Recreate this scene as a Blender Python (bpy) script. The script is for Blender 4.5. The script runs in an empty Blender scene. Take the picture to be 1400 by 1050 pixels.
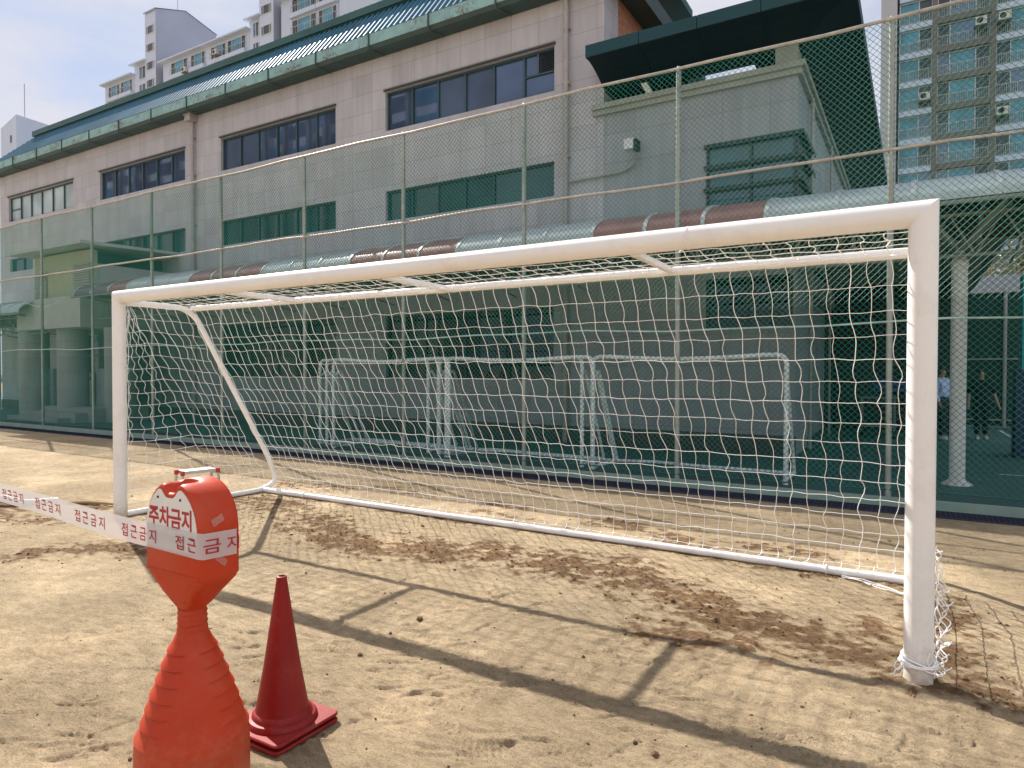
import bpy, math, random
import numpy as np
from mathutils import Vector, Matrix

random.seed(7)
rng = np.random.default_rng(11)
R = math.radians
scn = bpy.context.scene
col = scn.collection
WL = {}                      # world location of every object that parents others

# ------------------------------------------------------------------ helpers
def tag(o, label=None, cat=None, group=None, kind=None):
    if label: o['label'] = label
    if cat: o['category'] = cat
    if group: o['group'] = group
    if kind: o['kind'] = kind
    return o

def empty(name, loc, label=None, cat=None, group=None):
    o = bpy.data.objects.new(name, None)
    col.objects.link(o)
    o.location = loc
    o.empty_display_size = .2
    WL[o] = Vector(loc)
    return tag(o, label, cat, group)

class MB:
    def __init__(s): s.v = []; s.f = []; s.m = []; s.mi = 0
    def add(s, vs, fs):
        b = len(s.v)
        s.v.extend([tuple(p) for p in vs])
        for f in fs:
            s.f.append(tuple(i + b for i in f)); s.m.append(s.mi)
        return s
    def box(s, x0, x1, y0, y1, z0, z1):
        return s.add([(x0,y0,z0),(x1,y0,z0),(x1,y1,z0),(x0,y1,z0),(x0,y0,z1),(x1,y0,z1),(x1,y1,z1),(x0,y1,z1)],
              [(0,3,2,1),(4,5,6,7),(0,1,5,4),(1,2,6,5),(2,3,7,6),(3,0,4,7)])
    def quad(s, a, b, c, d): return s.add([a,b,c,d], [(0,1,2,3)])
    def loft(s, rings, closed=True, cap0=True, cap1=True):
        n = len(rings[0]); vs = [p for r in rings for p in r]; fs = []
        for i in range(len(rings)-1):
            for j in range(n if closed else n-1):
                k = (j+1) % n
                fs.append((i*n+j, i*n+k, (i+1)*n+k, (i+1)*n+j))
        if closed and cap0: fs.append(tuple(range(n-1,-1,-1)))
        if closed and cap1: fs.append(tuple((len(rings)-1)*n+j for j in range(n)))
        return s.add(vs, fs)
    def tube(s, pts, r, n=8, caps=True, closed=False):
        P = [Vector(p) for p in pts]; m = len(P)
        rr = r if hasattr(r, '__len__') else [r]*m
        T = []
        for i in range(m):
            a = P[i-1] if (i > 0 or closed) else P[i]
            b = P[(i+1) % m] if (i < m-1 or closed) else P[i]
            t = b - a
            T.append(t.normalized() if t.length > 1e-9 else Vector((0,0,1)))
        u = T[0].orthogonal().normalized()
        rings = []
        for i in range(m):
            u = (u - T[i]*u.dot(T[i]))
            u = u.normalized() if u.length > 1e-6 else T[i].orthogonal().normalized()
            w = T[i].cross(u)
            k = 1.0
            if 0 < i < m-1:
                c = (P[i]-P[i-1]).normalized().dot(T[i]); k = 1/max(c, .5)
            rings.append([P[i] + (u*math.cos(a)+w*math.sin(a))*rr[i]*(1 if k < 1.02 else 1+(k-1)*.5)
                          for a in [2*math.pi*q/n for q in range(n)]])
        if closed: rings.append(rings[0]); caps = False
        return s.loft(rings, True, caps, caps)
    def lathe(s, prof, cx, cy, n=24, cap0=True, cap1=True):
        rings = [[(cx+r*math.cos(2*math.pi*k/n), cy+r*math.sin(2*math.pi*k/n), z) for k in range(n)] for r, z in prof]
        return s.loft(rings, True, cap0, cap1)
    def build(s, name, mat, parent=None, angle=35, rot=None):
        me = bpy.data.meshes.new(name)
        off = WL[parent] if parent is not None else Vector((0,0,0))
        vs = s.v if off.length == 0 else [(p[0]-off.x, p[1]-off.y, p[2]-off.z) for p in s.v]
        me.from_pydata(vs, [], s.f)
        mats = mat if isinstance(mat, (list, tuple)) else [mat]
        for q in mats: me.materials.append(q)
        if len(mats) > 1: me.polygons.foreach_set('material_index', s.m)
        if angle:
            me.polygons.foreach_set('use_smooth', [True]*len(me.polygons))
            me.set_sharp_from_angle(angle=R(angle))
        me.update()
        o = bpy.data.objects.new(name, me)
        col.objects.link(o)
        if parent is not None: o.parent = parent
        WL[o] = off.copy()
        return o

def bend(pts, rad, n=6):
    """round the inner corners of a polyline"""
    P = [Vector(p) for p in pts]; out = [P[0]]
    for i in range(1, len(P)-1):
        a = (P[i-1]-P[i]); b = (P[i+1]-P[i])
        d = min(rad, a.length*.48, b.length*.48)
        A = P[i]+a.normalized()*d; B = P[i]+b.normalized()*d
        for k in range(n+1):
            t = k/n
            out.append(A*(1-t)**2 + P[i]*2*t*(1-t) + B*t*t)
    out.append(P[-1])
    return out

def copy_tree(o, parent=None):
    c = o.copy(); col.objects.link(c); c.parent = parent
    for ch in list(o.children): copy_tree(ch, c)
    return c

# ------------------------------------------------------------------ materials
class NT:
    def __init__(s, name):
        s.m = bpy.data.materials.new(name); s.m.use_nodes = True
        s.t = s.m.node_tree; s.t.nodes.clear()
        s.out = s.n('ShaderNodeOutputMaterial')
        s.b = s.n('ShaderNodeBsdfPrincipled')
        s.t.links.new(s.b.outputs[0], s.out.inputs[0])
        s.tc = s.n('ShaderNodeTexCoord')
    def n(s, typ, **kw):
        x = s.t.nodes.new(typ)
        for k, v in kw.items(): setattr(x, k, v)
        return x
    def l(s, a, b): s.t.links.new(a, b)
    def map(s, scale=(1,1,1), src='Object'):
        mp = s.n('ShaderNodeMapping'); mp.inputs['Scale'].default_value = scale
        s.l(s.tc.outputs[src], mp.inputs[0]); return mp.outputs[0]
    def noise(s, scale, detail=4, rough=.55, vec=None, dist=0):
        x = s.n('ShaderNodeTexNoise')
        x.inputs['Scale'].default_value = scale; x.inputs['Detail'].default_value = detail
        x.inputs['Roughness'].default_value = rough; x.inputs['Distortion'].default_value = dist
        s.l(vec if vec is not None else s.tc.outputs['Object'], x.inputs['Vector'])
        return x.outputs[0]
    def ramp(s, f, stops):
        x = s.n('ShaderNodeValToRGB'); e = x.color_ramp.elements
        while len(e) < len(stops): e.new(.5)
        for el, (p, c) in zip(e, stops):
            el.position = p; el.color = (c, c, c, 1) if not hasattr(c, '__len__') else (*c, 1)
        s.l(f, x.inputs[0]); return x.outputs[0]
    def mix(s, fac, a, b, mode='MIX'):
        x = s.n('ShaderNodeMix', data_type='RGBA', blend_type=mode)
        for q, v in ((0, fac), (6, a), (7, b)):
            if hasattr(v, 'is_linked') or hasattr(v, 'links'): s.l(v, x.inputs[q])
            elif hasattr(v, '__len__'): x.inputs[q].default_value = (*v, 1)
            else: x.inputs[q].default_value = v
        return x.outputs[2]
    def math(s, op, a, b=None):
        x = s.n('ShaderNodeMath', operation=op)
        for i, v in enumerate((a, b)):
            if v is None: continue
            if isinstance(v, (int, float)): x.inputs[i].default_value = v
            else: s.l(v, x.inputs[i])
        return x.outputs[0]
    def base(s, c):
        if hasattr(c, '__len__'): s.b.inputs['Base Color'].default_value = (*c, 1)
        else: s.l(c, s.b.inputs['Base Color'])
    def set(s, **kw):
        for k, v in kw.items(): s.b.inputs[k.replace('_', ' ')].default_value = v
    def bump(s, h, strength=.3, dist=.01):
        x = s.n('ShaderNodeBump'); x.inputs['Strength'].default_value = strength; x.inputs['Distance'].default_value = dist
        s.l(h, x.inputs['Height']); s.l(x.outputs[0], s.b.inputs['Normal'])

def mat(name, c, rough=.5, metal=0., var=.12, scale=3., bump=0., bscale=40., spec=.5, dirt=None, dirt_amt=.5, stretch=(1,1,1)):
    t = NT(name)
    n = t.noise(scale, 5, .6, t.map(stretch))
    f = t.ramp(n, [(.3, 0.), (.7, 1.)])
    a = tuple(max(0, x*(1-var)) for x in c); b = tuple(min(1, x*(1+var)) for x in c)
    cc = t.mix(f, a, b)
    if dirt:
        d = t.ramp(t.noise(scale*2.3, 8, .7, t.map(stretch)), [(.5, 0.), (.68, dirt_amt)])
        cc = t.mix(d, cc, dirt)
    t.base(cc)
    t.set(Roughness=rough, Metallic=metal)
    t.b.inputs['Specular IOR Level'].default_value = spec
    rr = t.n('ShaderNodeMapRange'); rr.inputs['To Min'].default_value = max(.02, rough-.07); rr.inputs['To Max'].default_value = min(1, rough+.1)
    t.l(t.noise(scale*4, 3), rr.inputs[0]); t.l(rr.outputs[0], t.b.inputs['Roughness'])
    if bump: t.bump(t.noise(bscale, 5, .6), bump, .01)
    return t.m

def foot_dirt(m, colour, z0, z1, amt):
    """splashed dust near the foot of a thing (its own object z)"""
    nt_ = m.node_tree; b = [n for n in nt_.nodes if n.type == 'BSDF_PRINCIPLED'][0]
    t = NT.__new__(NT); t.m = m; t.t = nt_; t.b = b; t.tc = [n for n in nt_.nodes if n.type == 'TEX_COORD'][0]
    sp = t.n('ShaderNodeSeparateXYZ'); t.l(t.tc.outputs['Object'], sp.inputs[0])
    h = t.math('ADD', sp.outputs[2], t.math('MULTIPLY', t.math('SUBTRACT', t.noise(22, 7, .75), .5), (z1-z0)*2.2))
    mr = t.n('ShaderNodeMapRange'); mr.inputs['From Min'].default_value = z0; mr.inputs['From Max'].default_value = z1
    mr.inputs['To Min'].default_value = amt; mr.inputs['To Max'].default_value = 0; t.l(h, mr.inputs[0])
    old = b.inputs['Base Color'].links[0].from_socket
    t.l(t.mix(mr.outputs[0], old, colour), b.inputs['Base Color'])
    return m
def stone(name, c, pw, ph, x0=0, z0=0, gap=.005, var=.07, dark=.55):
    """large stone cladding slabs with thin joints, on walls along x or along y"""
    t = NT(name)
    sp = t.n('ShaderNodeSeparateXYZ'); t.l(t.tc.outputs['Object'], sp.inputs[0])
    u = t.math('ADD', t.math('ADD', sp.outputs[0], sp.outputs[1]), -x0)
    v = t.math('ADD', sp.outputs[2], -z0)
    cb = t.n('ShaderNodeCombineXYZ'); t.l(u, cb.inputs[0]); t.l(v, cb.inputs[1])
    br = t.n('ShaderNodeTexBrick'); br.offset = 0.; br.squash = 1.
    t.l(cb.outputs[0], br.inputs['Vector'])
    br.inputs['Scale'].default_value = 1.; br.inputs['Brick Width'].default_value = pw; br.inputs['Row Height'].default_value = ph
    br.inputs['Mortar Size'].default_value = gap; br.inputs['Mortar Smooth'].default_value = .2; br.inputs['Bias'].default_value = 0
    br.inputs['Color1'].default_value = (*[x*(1-var) for x in c], 1)
    br.inputs['Color2'].default_value = (*[x*(1+var) for x in c], 1)
    br.inputs['Mortar'].default_value = (*[x*dark for x in c], 1)
    sp1 = t.ramp(t.noise(95, 3, .7), [(.36, .80), (.62, 1.10)])
    cc = t.mix(1., br.outputs[0], sp1, 'MULTIPLY')
    st = t.ramp(t.noise(1.3, 6, .65, t.map((1.6, 1.6, .35))), [(.35, .88), (.65, 1.04)])
    cc = t.mix(1., cc, st, 'MULTIPLY')
    rs = t.ramp(t.noise(2.2, 5, .6, t.map((3.2, 3.2, .16))), [(.42, .84), (.56, 1.02)])
    cc = t.mix(.3, cc, rs, 'MULTIPLY')
    t.base(cc); t.set(Roughness=.62)
    t.bump(br.outputs[1], -.25, .004)
    return t.m

def brickmat(name, c):
    t = NT(name)
    sp = t.n('ShaderNodeSeparateXYZ'); t.l(t.tc.outputs['Object'], sp.inputs[0])
    cb = t.n('ShaderNodeCombineXYZ'); t.l(t.math('ADD', sp.outputs[0], sp.outputs[1]), cb.inputs[0]); t.l(sp.outputs[2], cb.inputs[1])
    br = t.n('ShaderNodeTexBrick'); t.l(cb.outputs[0], br.inputs['Vector'])
    for k, v in (('Scale', 1.), ('Brick Width', .21), ('Row Height', .07), ('Mortar Size', .006)): br.inputs[k].default_value = v
    br.inputs['Color1'].default_value = (*[x*.8 for x in c], 1); br.inputs['Color2'].default_value = (*[x*1.15 for x in c], 1)
    br.inputs['Mortar'].default_value = (.22, .17, .14, 1)
    t.base(br.outputs[0]); t.set(Roughness=.85); return t.m

def rusty(name, c):
    t = NT(name)
    n1 = t.noise(1.6, 3, .6, t.map((1, 1, 2.5))); n2 = t.noise(17, 9, .78, t.map((1, 1, .6)))
    f = t.ramp(t.math('ADD', t.math('MULTIPLY', n1, .45), t.math('MULTIPLY', n2, .75)), [(.62, 0.), (.67, .6), (.73, 1.)])
    base = t.mix(t.ramp(t.noise(3, 4), [(.3, 0.), (.7, 1.)]), tuple(x*.8 for x in c), tuple(min(1, x*1.15) for x in c))
    rust = t.mix(t.noise(40, 4), (.055, .025, .012), (.19, .095, .035))
    t.base(t.mix(f, base, rust)); t.set(Roughness=.6)
    t.bump(n2, .25, .01); return t.m

def glass(name, c, ior=1.9, rough=.02, wav=.02, metal=0.):
    t = NT(name)
    t.base(t.mix(t.ramp(t.noise(.6, 2), [(.35, 0.), (.65, 1.)]), tuple(x*.7 for x in c), tuple(x*1.2 for x in c)))
    t.set(Roughness=rough, IOR=ior, Metallic=metal)
    t.bump(t.noise(.9, 1, .4), wav, .05)
    return t.m

def translucent(name, c, fac=.35, alpha=1., rough=.35, var=.08):
    t = NT(name)
    cc = t.mix(t.ramp(t.noise(2.2, 6, .65), [(.3, 0.), (.7, 1.)]), tuple(x*(1-var) for x in c), tuple(min(1, x*(1+var)) for x in c))
    t.base(cc); t.set(Roughness=rough)
    tr = t.n('ShaderNodeBsdfTranslucent'); t.l(cc, tr.inputs[0])
    m = t.n('ShaderNodeMixShader'); m.inputs[0].default_value = fac
    t.l(t.b.outputs[0], m.inputs[1]); t.l(tr.outputs[0], m.inputs[2])
    last = m.outputs[0]
    t.bump(t.noise(14, 5, .6, t.map((1, 1, 2.2))), .25, .006)
    if alpha < 1:
        tp = t.n('ShaderNodeBsdfTransparent'); m2 = t.n('ShaderNodeMixShader'); m2.inputs[0].default_value = alpha
        t.l(tp.outputs[0], m2.inputs[1]); t.l(last, m2.inputs[2]); last = m2.outputs[0]
    t.l(last, t.out.inputs[0]); return t.m

M = {}
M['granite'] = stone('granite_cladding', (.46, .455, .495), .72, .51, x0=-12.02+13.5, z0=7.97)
M['granite_shaded'] = stone('granite_cladding_shaded', (.315, .335, .37), .9, .62, x0=-12.02+13.5, z0=.45)  # darker copy of the granite, shade under the canopy put into its colour
M['dark_band'] = mat('dark_band_stone', (.055, .055, .056), .6, bump=.1)
M['brick'] = brickmat('orange_brick', (.42, .17, .09))
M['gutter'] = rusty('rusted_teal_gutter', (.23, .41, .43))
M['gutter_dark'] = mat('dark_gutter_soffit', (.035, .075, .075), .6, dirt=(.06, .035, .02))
M['roof'] = mat('blue_roof_sheet', (.055, .165, .26), .55, spec=.18, var=.18, scale=.8, dirt=(.16, .2, .22), dirt_amt=.35)
M['cap'] = mat('dark_green_roof_cap', (.02, .085, .085), .4, var=.2, scale=1.)
M['frame_teal'] = mat('dark_teal_window_frame', (.03, .07, .085), .4)
M['frame_dark'] = mat('black_green_window_frame', (.012, .03, .032), .4)
M['pane'] = glass('tinted_window_glass', (.085, .13, .22), 1.6, metal=.5)
M['pane_pale'] = glass('pale_window_glass', (.36, .45, .47), 1.6, .12)  # paler panes for the leftmost upper window band
M['pane_teal'] = glass('teal_tinted_glass', (.010, .055, .068), 1.6)
M['pane_annex'] = glass('annex_teal_glass', (.02, .085, .11), 1.75)
M['pane_black'] = glass('dark_ground_floor_glass', (.008, .016, .02), 1.5)
M['louver'] = mat('window_louvre_metal', (.10, .12, .125), .4, metal=.5)
M['pipe'] = mat('pale_downpipe_paint', (.36, .34, .33), .45, var=.1, dirt=(.2, .13, .08))
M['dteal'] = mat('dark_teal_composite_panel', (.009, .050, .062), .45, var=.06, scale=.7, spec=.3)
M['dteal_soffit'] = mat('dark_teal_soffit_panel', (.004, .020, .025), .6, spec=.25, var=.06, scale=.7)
M['cornice'] = mat('grey_green_cornice', (.30, .31, .28), .6)
M['porch_wall'] = mat('yellowish_porch_render', (.42, .43, .31), .8, var=.08, stretch=(3, 3, .4))
M['porch_pale'] = mat('pale_grey_render', (.46, .48, .48), .75, var=.08)
M['column_grey'] = stone('grey_column_cladding', (.34, .35, .36), 3.0, .5)
M['concrete'] = mat('grey_concrete_steps', (.30, .31, .31), .85, bump=.15)
M['floor'] = mat('green_painted_court_floor', (.034, .105, .10), .75, var=.18, scale=.7, bump=.1, bscale=60, dirt=(.08, .12, .11), dirt_amt=.4)
M['kerb'] = mat('pale_green_kerb', (.22, .33, .28), .8, var=.14, scale=2, bump=.15, dirt=(.3, .27, .2), dirt_amt=.55)
M['grate'] = mat('dark_blue_drain_grate', (.035, .04, .075), .5, metal=.2)
M['grate_pit'] = mat('drain_pit_dark', (.02, .018, .02), .9)
M['line'] = mat('faded_white_floor_line', (.5, .55, .55), .8)
M['post_galv'] = mat('weathered_fence_steel', (.28, .325, .305), .45, metal=.25, var=.2, scale=4, dirt=(.25, .2, .13))
M['rail'] = mat('weathered_fence_rail', (.42, .40, .37), .45, metal=.2, var=.2, scale=5, dirt=(.2, .12, .06))
M['rail_wire'] = mat('green_white_coated_rail', (.30, .45, .42), .4, var=.3, scale=8)
M['wire'] = mat('green_coated_chain_link', (.012, .23, .165), .3, var=.25, scale=1.2)
M['white'] = mat('white_goal_paint', (.82, .81, .80), .33, var=.025, scale=1.2, dirt=(.5, .42, .32), dirt_amt=.22)
M['white_post'] = foot_dirt(mat('white_goal_post_paint', (.82, .81, .80), .33, var=.025, scale=1.2, dirt=(.5, .42, .32), dirt_amt=.25), (.42, .32, .21), .0, .22, .75)
M['net'] = mat('white_net_cord', (.90, .90, .90), .7, var=.06)
M['pale_tube'] = mat('pale_blue_white_goal_paint', (.68, .77, .80), .4, var=.12, dirt=(.35, .33, .28))
M['orange'] = mat('orange_red_plastic', (.50, .042, .009), .48, spec=.3, var=.14, scale=2.2, bump=.05, bscale=90, dirt=(.42, .11, .06), dirt_amt=.35)
foot_dirt(M['orange'], (.48, .30, .18), .0, .30, .28)
M['cone'] = mat('dusty_red_cone_rubber', (.235, .009, .008), .5, spec=.3, var=.14, scale=4, bump=.06, bscale=70, dirt=(.30, .08, .065), dirt_amt=.28)
M['plate'] = mat('white_sign_plate', (.74, .73, .70), .45, var=.04, dirt=(.6, .55, .48), dirt_amt=.3)
M['redtext'] = mat('red_print', (.42, .012, .025), .5)
M['greytext'] = mat('faded_grey_print', (.42, .42, .42), .6)
M['screw'] = mat('dark_screw', (.02, .02, .02), .5)
M['tape'] = translucent('white_barrier_tape', (.80, .78, .80), .35, .80, .35, .04)
M['tape_old'] = translucent('clear_sticky_tape', (.7, .6, .58), .3, .35, .25, .04)
M['alu'] = mat('aluminium', (.55, .55, .54), .35, metal=.7, dirt=(.4, .33, .1), dirt_amt=.6)
M['red_plastic'] = mat('red_plastic_joint', (.5, .03, .03), .4)
M['wood'] = mat('dry_wood_stick', (.36, .24, .12), .8, stretch=(8, 8, 1))
M['hose'] = mat('pale_blue_pipe', (.42, .47, .52), .4)
M['canopy_clear'] = translucent('clear_polycarbonate', (.50, .565, .60), .10, 1., .3, .1)
M['canopy_brown'] = translucent('brown_polycarbonate', (.33, .155, .15), .10, 1., .3, .12)
M['canopy_brown_shaded'] = translucent('shaded_brown_polycarbonate', (.20, .16, .20), .2, 1., .3, .1)  # brown panels at the left end with shade put into their colour
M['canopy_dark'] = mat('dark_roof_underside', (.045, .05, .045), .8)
M['rib'] = mat('canopy_rib_steel', (.55, .58, .58), .35, metal=.4)
M['truss'] = mat('grey_truss_paint', (.22, .24, .225), .5)
M['col_white'] = mat('white_column_paint', (.56, .57, .57), .5, var=.06, dirt=(.42, .34, .2), dirt_amt=.4, stretch=(4, 4, .6))
M['pad_navy'] = mat('navy_padding_vinyl', (.008, .022, .075), .5)
M['pad_teal'] = mat('teal_padding_vinyl', (.02, .36, .38), .5)
M['screen'] = mat('dark_green_screen_cloth', (.022, .045, .038), .9)
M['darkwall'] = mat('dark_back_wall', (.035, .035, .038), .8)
M['shed_roof'] = mat('purple_grey_shed_roof', (.05, .048, .065), .6)
M['board_blue'] = mat('blue_board', (.03, .06, .2), .6)
M['apt_white'] = mat('white_apartment_render', (.50, .57, .70), .8, var=.05, scale=.3, stretch=(1, 1, .3))
M['apt_grey'] = mat('lilac_grey_render_and_shade', (.34, .36, .44), .8, var=.05, scale=.3)
M['apt_stone'] = mat('pale_apartment_end_wall', (.46, .46, .48), .8, var=.05, scale=.4)
M['apt_brown'] = mat('brown_grey_apartment_band', (.16, .14, .13), .8, var=.08, scale=.5)
M['apt_frame'] = mat('white_window_frame', (.6, .6, .6), .5)
M['apt_teal'] = glass('teal_apartment_glass', (.06, .25, .36), 1.7, .05)
M['apt_blue'] = glass('blue_apartment_glass', (.06, .13, .26), 1.9, .05)
M['apt_dark'] = glass('dark_apartment_glass', (.03, .045, .06), 1.6, .05)
M['rail_apt'] = mat('grey_balcony_rail', (.42, .43, .44), .5)
M['ac'] = mat('beige_ac_casing', (.55, .53, .48), .6)
M['black'] = mat('black_rubber', (.015, .015, .016), .6)
M['skin'] = mat('skin', (.40, .24, .17), .6, var=.05)
M['cloth_blue'] = mat('pale_blue_shirt', (.45, .55, .80), .8)
M['cloth_black'] = mat('black_cotton', (.012, .012, .013), .9)
M['cloth_navy'] = mat('dark_trousers', (.02, .022, .03), .9)
M['hair'] = mat('black_hair', (.01, .009, .008), .6)
M['shoe'] = mat('white_trainers', (.68, .68, .72), .6)
M['bark'] = mat('brown_bark', (.10, .07, .05), .9, bump=.4)
M['leaf_a'] = translucent('olive_leaves', (.10, .11, .03), .3)
M['leaf_b'] = translucent('rusty_leaves', (.18, .09, .03), .3)
M['floodlamp'] = mat('white_lamp_casing', (.62, .66, .66), .45)

# ------------------------------------------------------------------ world, sun, camera
SUN = Vector((-2.6, 1.09, 2.49)).normalized()
ELEV = math.asin(SUN.z); AZ = math.atan2(SUN.x, SUN.y)
SKY_HAZE = (5.6, 6.5, 8.9); SKY_VEIL = (7.4, 7.4, 8.1); SKY_FILL = (8.6, 8.7, 9.2)
w = bpy.data.worlds.new('World'); scn.world = w; w.use_nodes = True
nt = w.node_tree; nt.nodes.clear()
wo = nt.nodes.new('ShaderNodeOutputWorld'); bg = nt.nodes.new('ShaderNodeBackground')
sky = nt.nodes.new('ShaderNodeTexSky'); sky.sky_type = 'NISHITA'; sky.sun_disc = False
sky.sun_elevation = ELEV; sky.sun_rotation = AZ
sky.air_density = 1.0; sky.dust_density = .4; sky.ozone_density = 2.2
tcw = nt.nodes.new('ShaderNodeTexCoord'); mpw = nt.nodes.new('ShaderNodeMapping'); mpw.inputs['Scale'].default_value = (1, 1, 2.6)
nt.links.new(tcw.outputs['Generated'], mpw.inputs[0])
def wmix(fac, a, b):
    x = nt.nodes.new('ShaderNodeMix'); x.data_type = 'RGBA'
    for q, v in ((0, fac), (6, a), (7, b)):
        if isinstance(v, (int, float)): x.inputs[q].default_value = v
        elif isinstance(v, tuple): x.inputs[q].default_value = (*v, 1)
        else: nt.links.new(v, x.inputs[q])
    return x.outputs[2]
def wnoise(scale, lo, hi, top):
    nz = nt.nodes.new('ShaderNodeTexNoise'); nz.inputs['Scale'].default_value = scale; nz.inputs['Detail'].default_value = 7; nz.inputs['Roughness'].default_value = .58
    nt.links.new(mpw.outputs[0], nz.inputs['Vector'])
    mr = nt.nodes.new('ShaderNodeMapRange'); mr.interpolation_type = 'SMOOTHSTEP'
    for k_, v in zip(('From Min', 'From Max', 'To Max'), (lo, hi, top)): mr.inputs[k_].default_value = v
    nt.links.new(nz.outputs[0], mr.inputs[0]); return mr.outputs[0]
def wdir(d, lo, hi):
    dp = nt.nodes.new('ShaderNodeVectorMath'); dp.operation = 'DOT_PRODUCT'; dp.inputs[1].default_value = Vector(d).normalized()
    nt.links.new(tcw.outputs['Generated'], dp.inputs[0])
    mr = nt.nodes.new('ShaderNodeMapRange'); mr.interpolation_type = 'SMOOTHSTEP'
    mr.inputs['From Min'].default_value = lo; mr.inputs['From Max'].default_value = hi
    nt.links.new(dp.outputs['Value'], mr.inputs[0]); return mr.outputs[0]
def wmul(a, b):
    m = nt.nodes.new('ShaderNodeMath'); m.operation = 'MULTIPLY'; nt.links.new(a, m.inputs[0])
    if isinstance(b, (int, float)): m.inputs[1].default_value = b
    else: nt.links.new(b, m.inputs[1])
    return m.outputs[0]
hazy = wmix(.55, sky.outputs[0], SKY_HAZE)                                   # thin even haze
hazy = wmix(wnoise(2.1, .30, .58, 1.), hazy, SKY_VEIL)                      # grey veil clouds
hazy = wmix(wmul(wnoise(2.6, .36, .62, 1.), wdir((.8, -.75, .75), .36, .70)), hazy, SKY_FILL)   # unseen cloud bank added behind the camera to fill the shade
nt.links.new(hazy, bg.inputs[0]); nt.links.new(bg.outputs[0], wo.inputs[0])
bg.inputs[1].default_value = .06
sl = bpy.data.lights.new('sun', 'SUN'); sl.energy = 4.7; sl.angle = R(.53); sl.color = (1., .95, .87)
so = bpy.data.objects.new('sun', sl); col.objects.link(so)
so.rotation_euler = SUN.to_track_quat('Z', 'Y').to_euler(); so.location = SUN*40
cam = bpy.data.cameras.new('camera'); co = bpy.data.objects.new('camera', cam); col.objects.link(co)
cam.sensor_fit = 'HORIZONTAL'; cam.sensor_width = 36; cam.lens = 918.95/1400*36; cam.clip_start = .05; cam.clip_end = 3000
co.location = (0, 0, 1.65)
yaw, pit, rol = R(31.045), R(-.9916), R(.0964)
f_ = Vector((-math.sin(yaw)*math.cos(pit), math.cos(yaw)*math.cos(pit), math.sin(pit)))
r_ = Vector((math.cos(yaw), math.sin(yaw), 0)); u_ = r_.cross(f_)
c_, s_ = math.cos(rol), math.sin(rol)
rx = r_*c_ + u_*s_; ux = u_*c_ - r_*s_
co.matrix_world = Matrix(((rx.x, ux.x, -f_.x, 0), (rx.y, ux.y, -f_.y, 0), (rx.z, ux.z, -f_.z, 1.65), (0, 0, 0, 1)))
scn.camera = co
vs = scn.view_settings; vs.view_transform = 'Standard'; vs.look = 'None'; vs.gamma = 1; vs.exposure = .80
scn.render.engine = 'CYCLES'
scn.cycles.max_bounces = 8; scn.cycles.transparent_max_bounces = 16

# ------------------------------------------------------------------ ground
def vnoise(x, y, seed):
    xi = np.floor(x).astype(np.int64); yi = np.floor(y).astype(np.int64)
    fx = x-xi; fy = y-yi; fx = fx*fx*(3-2*fx); fy = fy*fy*(3-2*fy)
    def h(a, b):
        n = (a*374761393 + b*668265263 + seed*974711) & 0x7fffffff
        n = ((n ^ (n >> 13))*1274126177) & 0x7fffffff
        return ((n ^ (n >> 16)) & 0xffff)/65535.
    return (h(xi, yi)*(1-fx)+h(xi+1, yi)*fx)*(1-fy) + (h(xi, yi+1)*(1-fx)+h(xi+1, yi+1)*fx)*fy
def fbm(x, y, s, oct=4):
    r = 0; a = .5; t = 0
    for k in range(oct):
        r = r+a*vnoise(x*2**k, y*2**k, s+k); t += a; a *= .55
    return r/t
def seg_dist(X, Y, pts):
    d = np.full(X.shape, 1e9)
    for (ax, ay), (bx, by) in zip(pts[:-1], pts[1:]):
        dx, dy = bx-ax, by-ay
        t = np.clip(((X-ax)*dx+(Y-ay)*dy)/(dx*dx+dy*dy+1e-9), 0, 1)
        d = np.minimum(d, np.hypot(X-ax-t*dx, Y-ay-t*dy))
    return d
def axis(*parts):
    a = [np.arange(p0, p1, st) for p0, p1, st in parts]
    return np.concatenate(a+[np.array([parts[-1][1]])])
gx = axis((-400, -60, 40), (-60, -20, 4), (-20, -9, .25), (-9, -3.6, .022), (-3.6, .95, .0105), (.95, 4, .1), (4, 30, 3), (30, 400, 40))
gy = axis((-400, -40, 40), (-40, 0, 4), (0, 1.3, .1), (1.3, 3.4, .0105), (3.4, 6.8, .022), (6.8, 9.05, .06), (9.05, 12, .5), (12, 40, 4), (40, 600, 40))
X, Y = np.meshgrid(gx, gy)
near = np.clip((X+14)/3, 0, 1)*np.clip((3.5-X)/1, 0, 1)*np.clip((Y-.3)/.6, 0, 1)*np.clip((9.0-Y)/.3, 0, 1)
soil = np.zeros_like(X)
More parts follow.
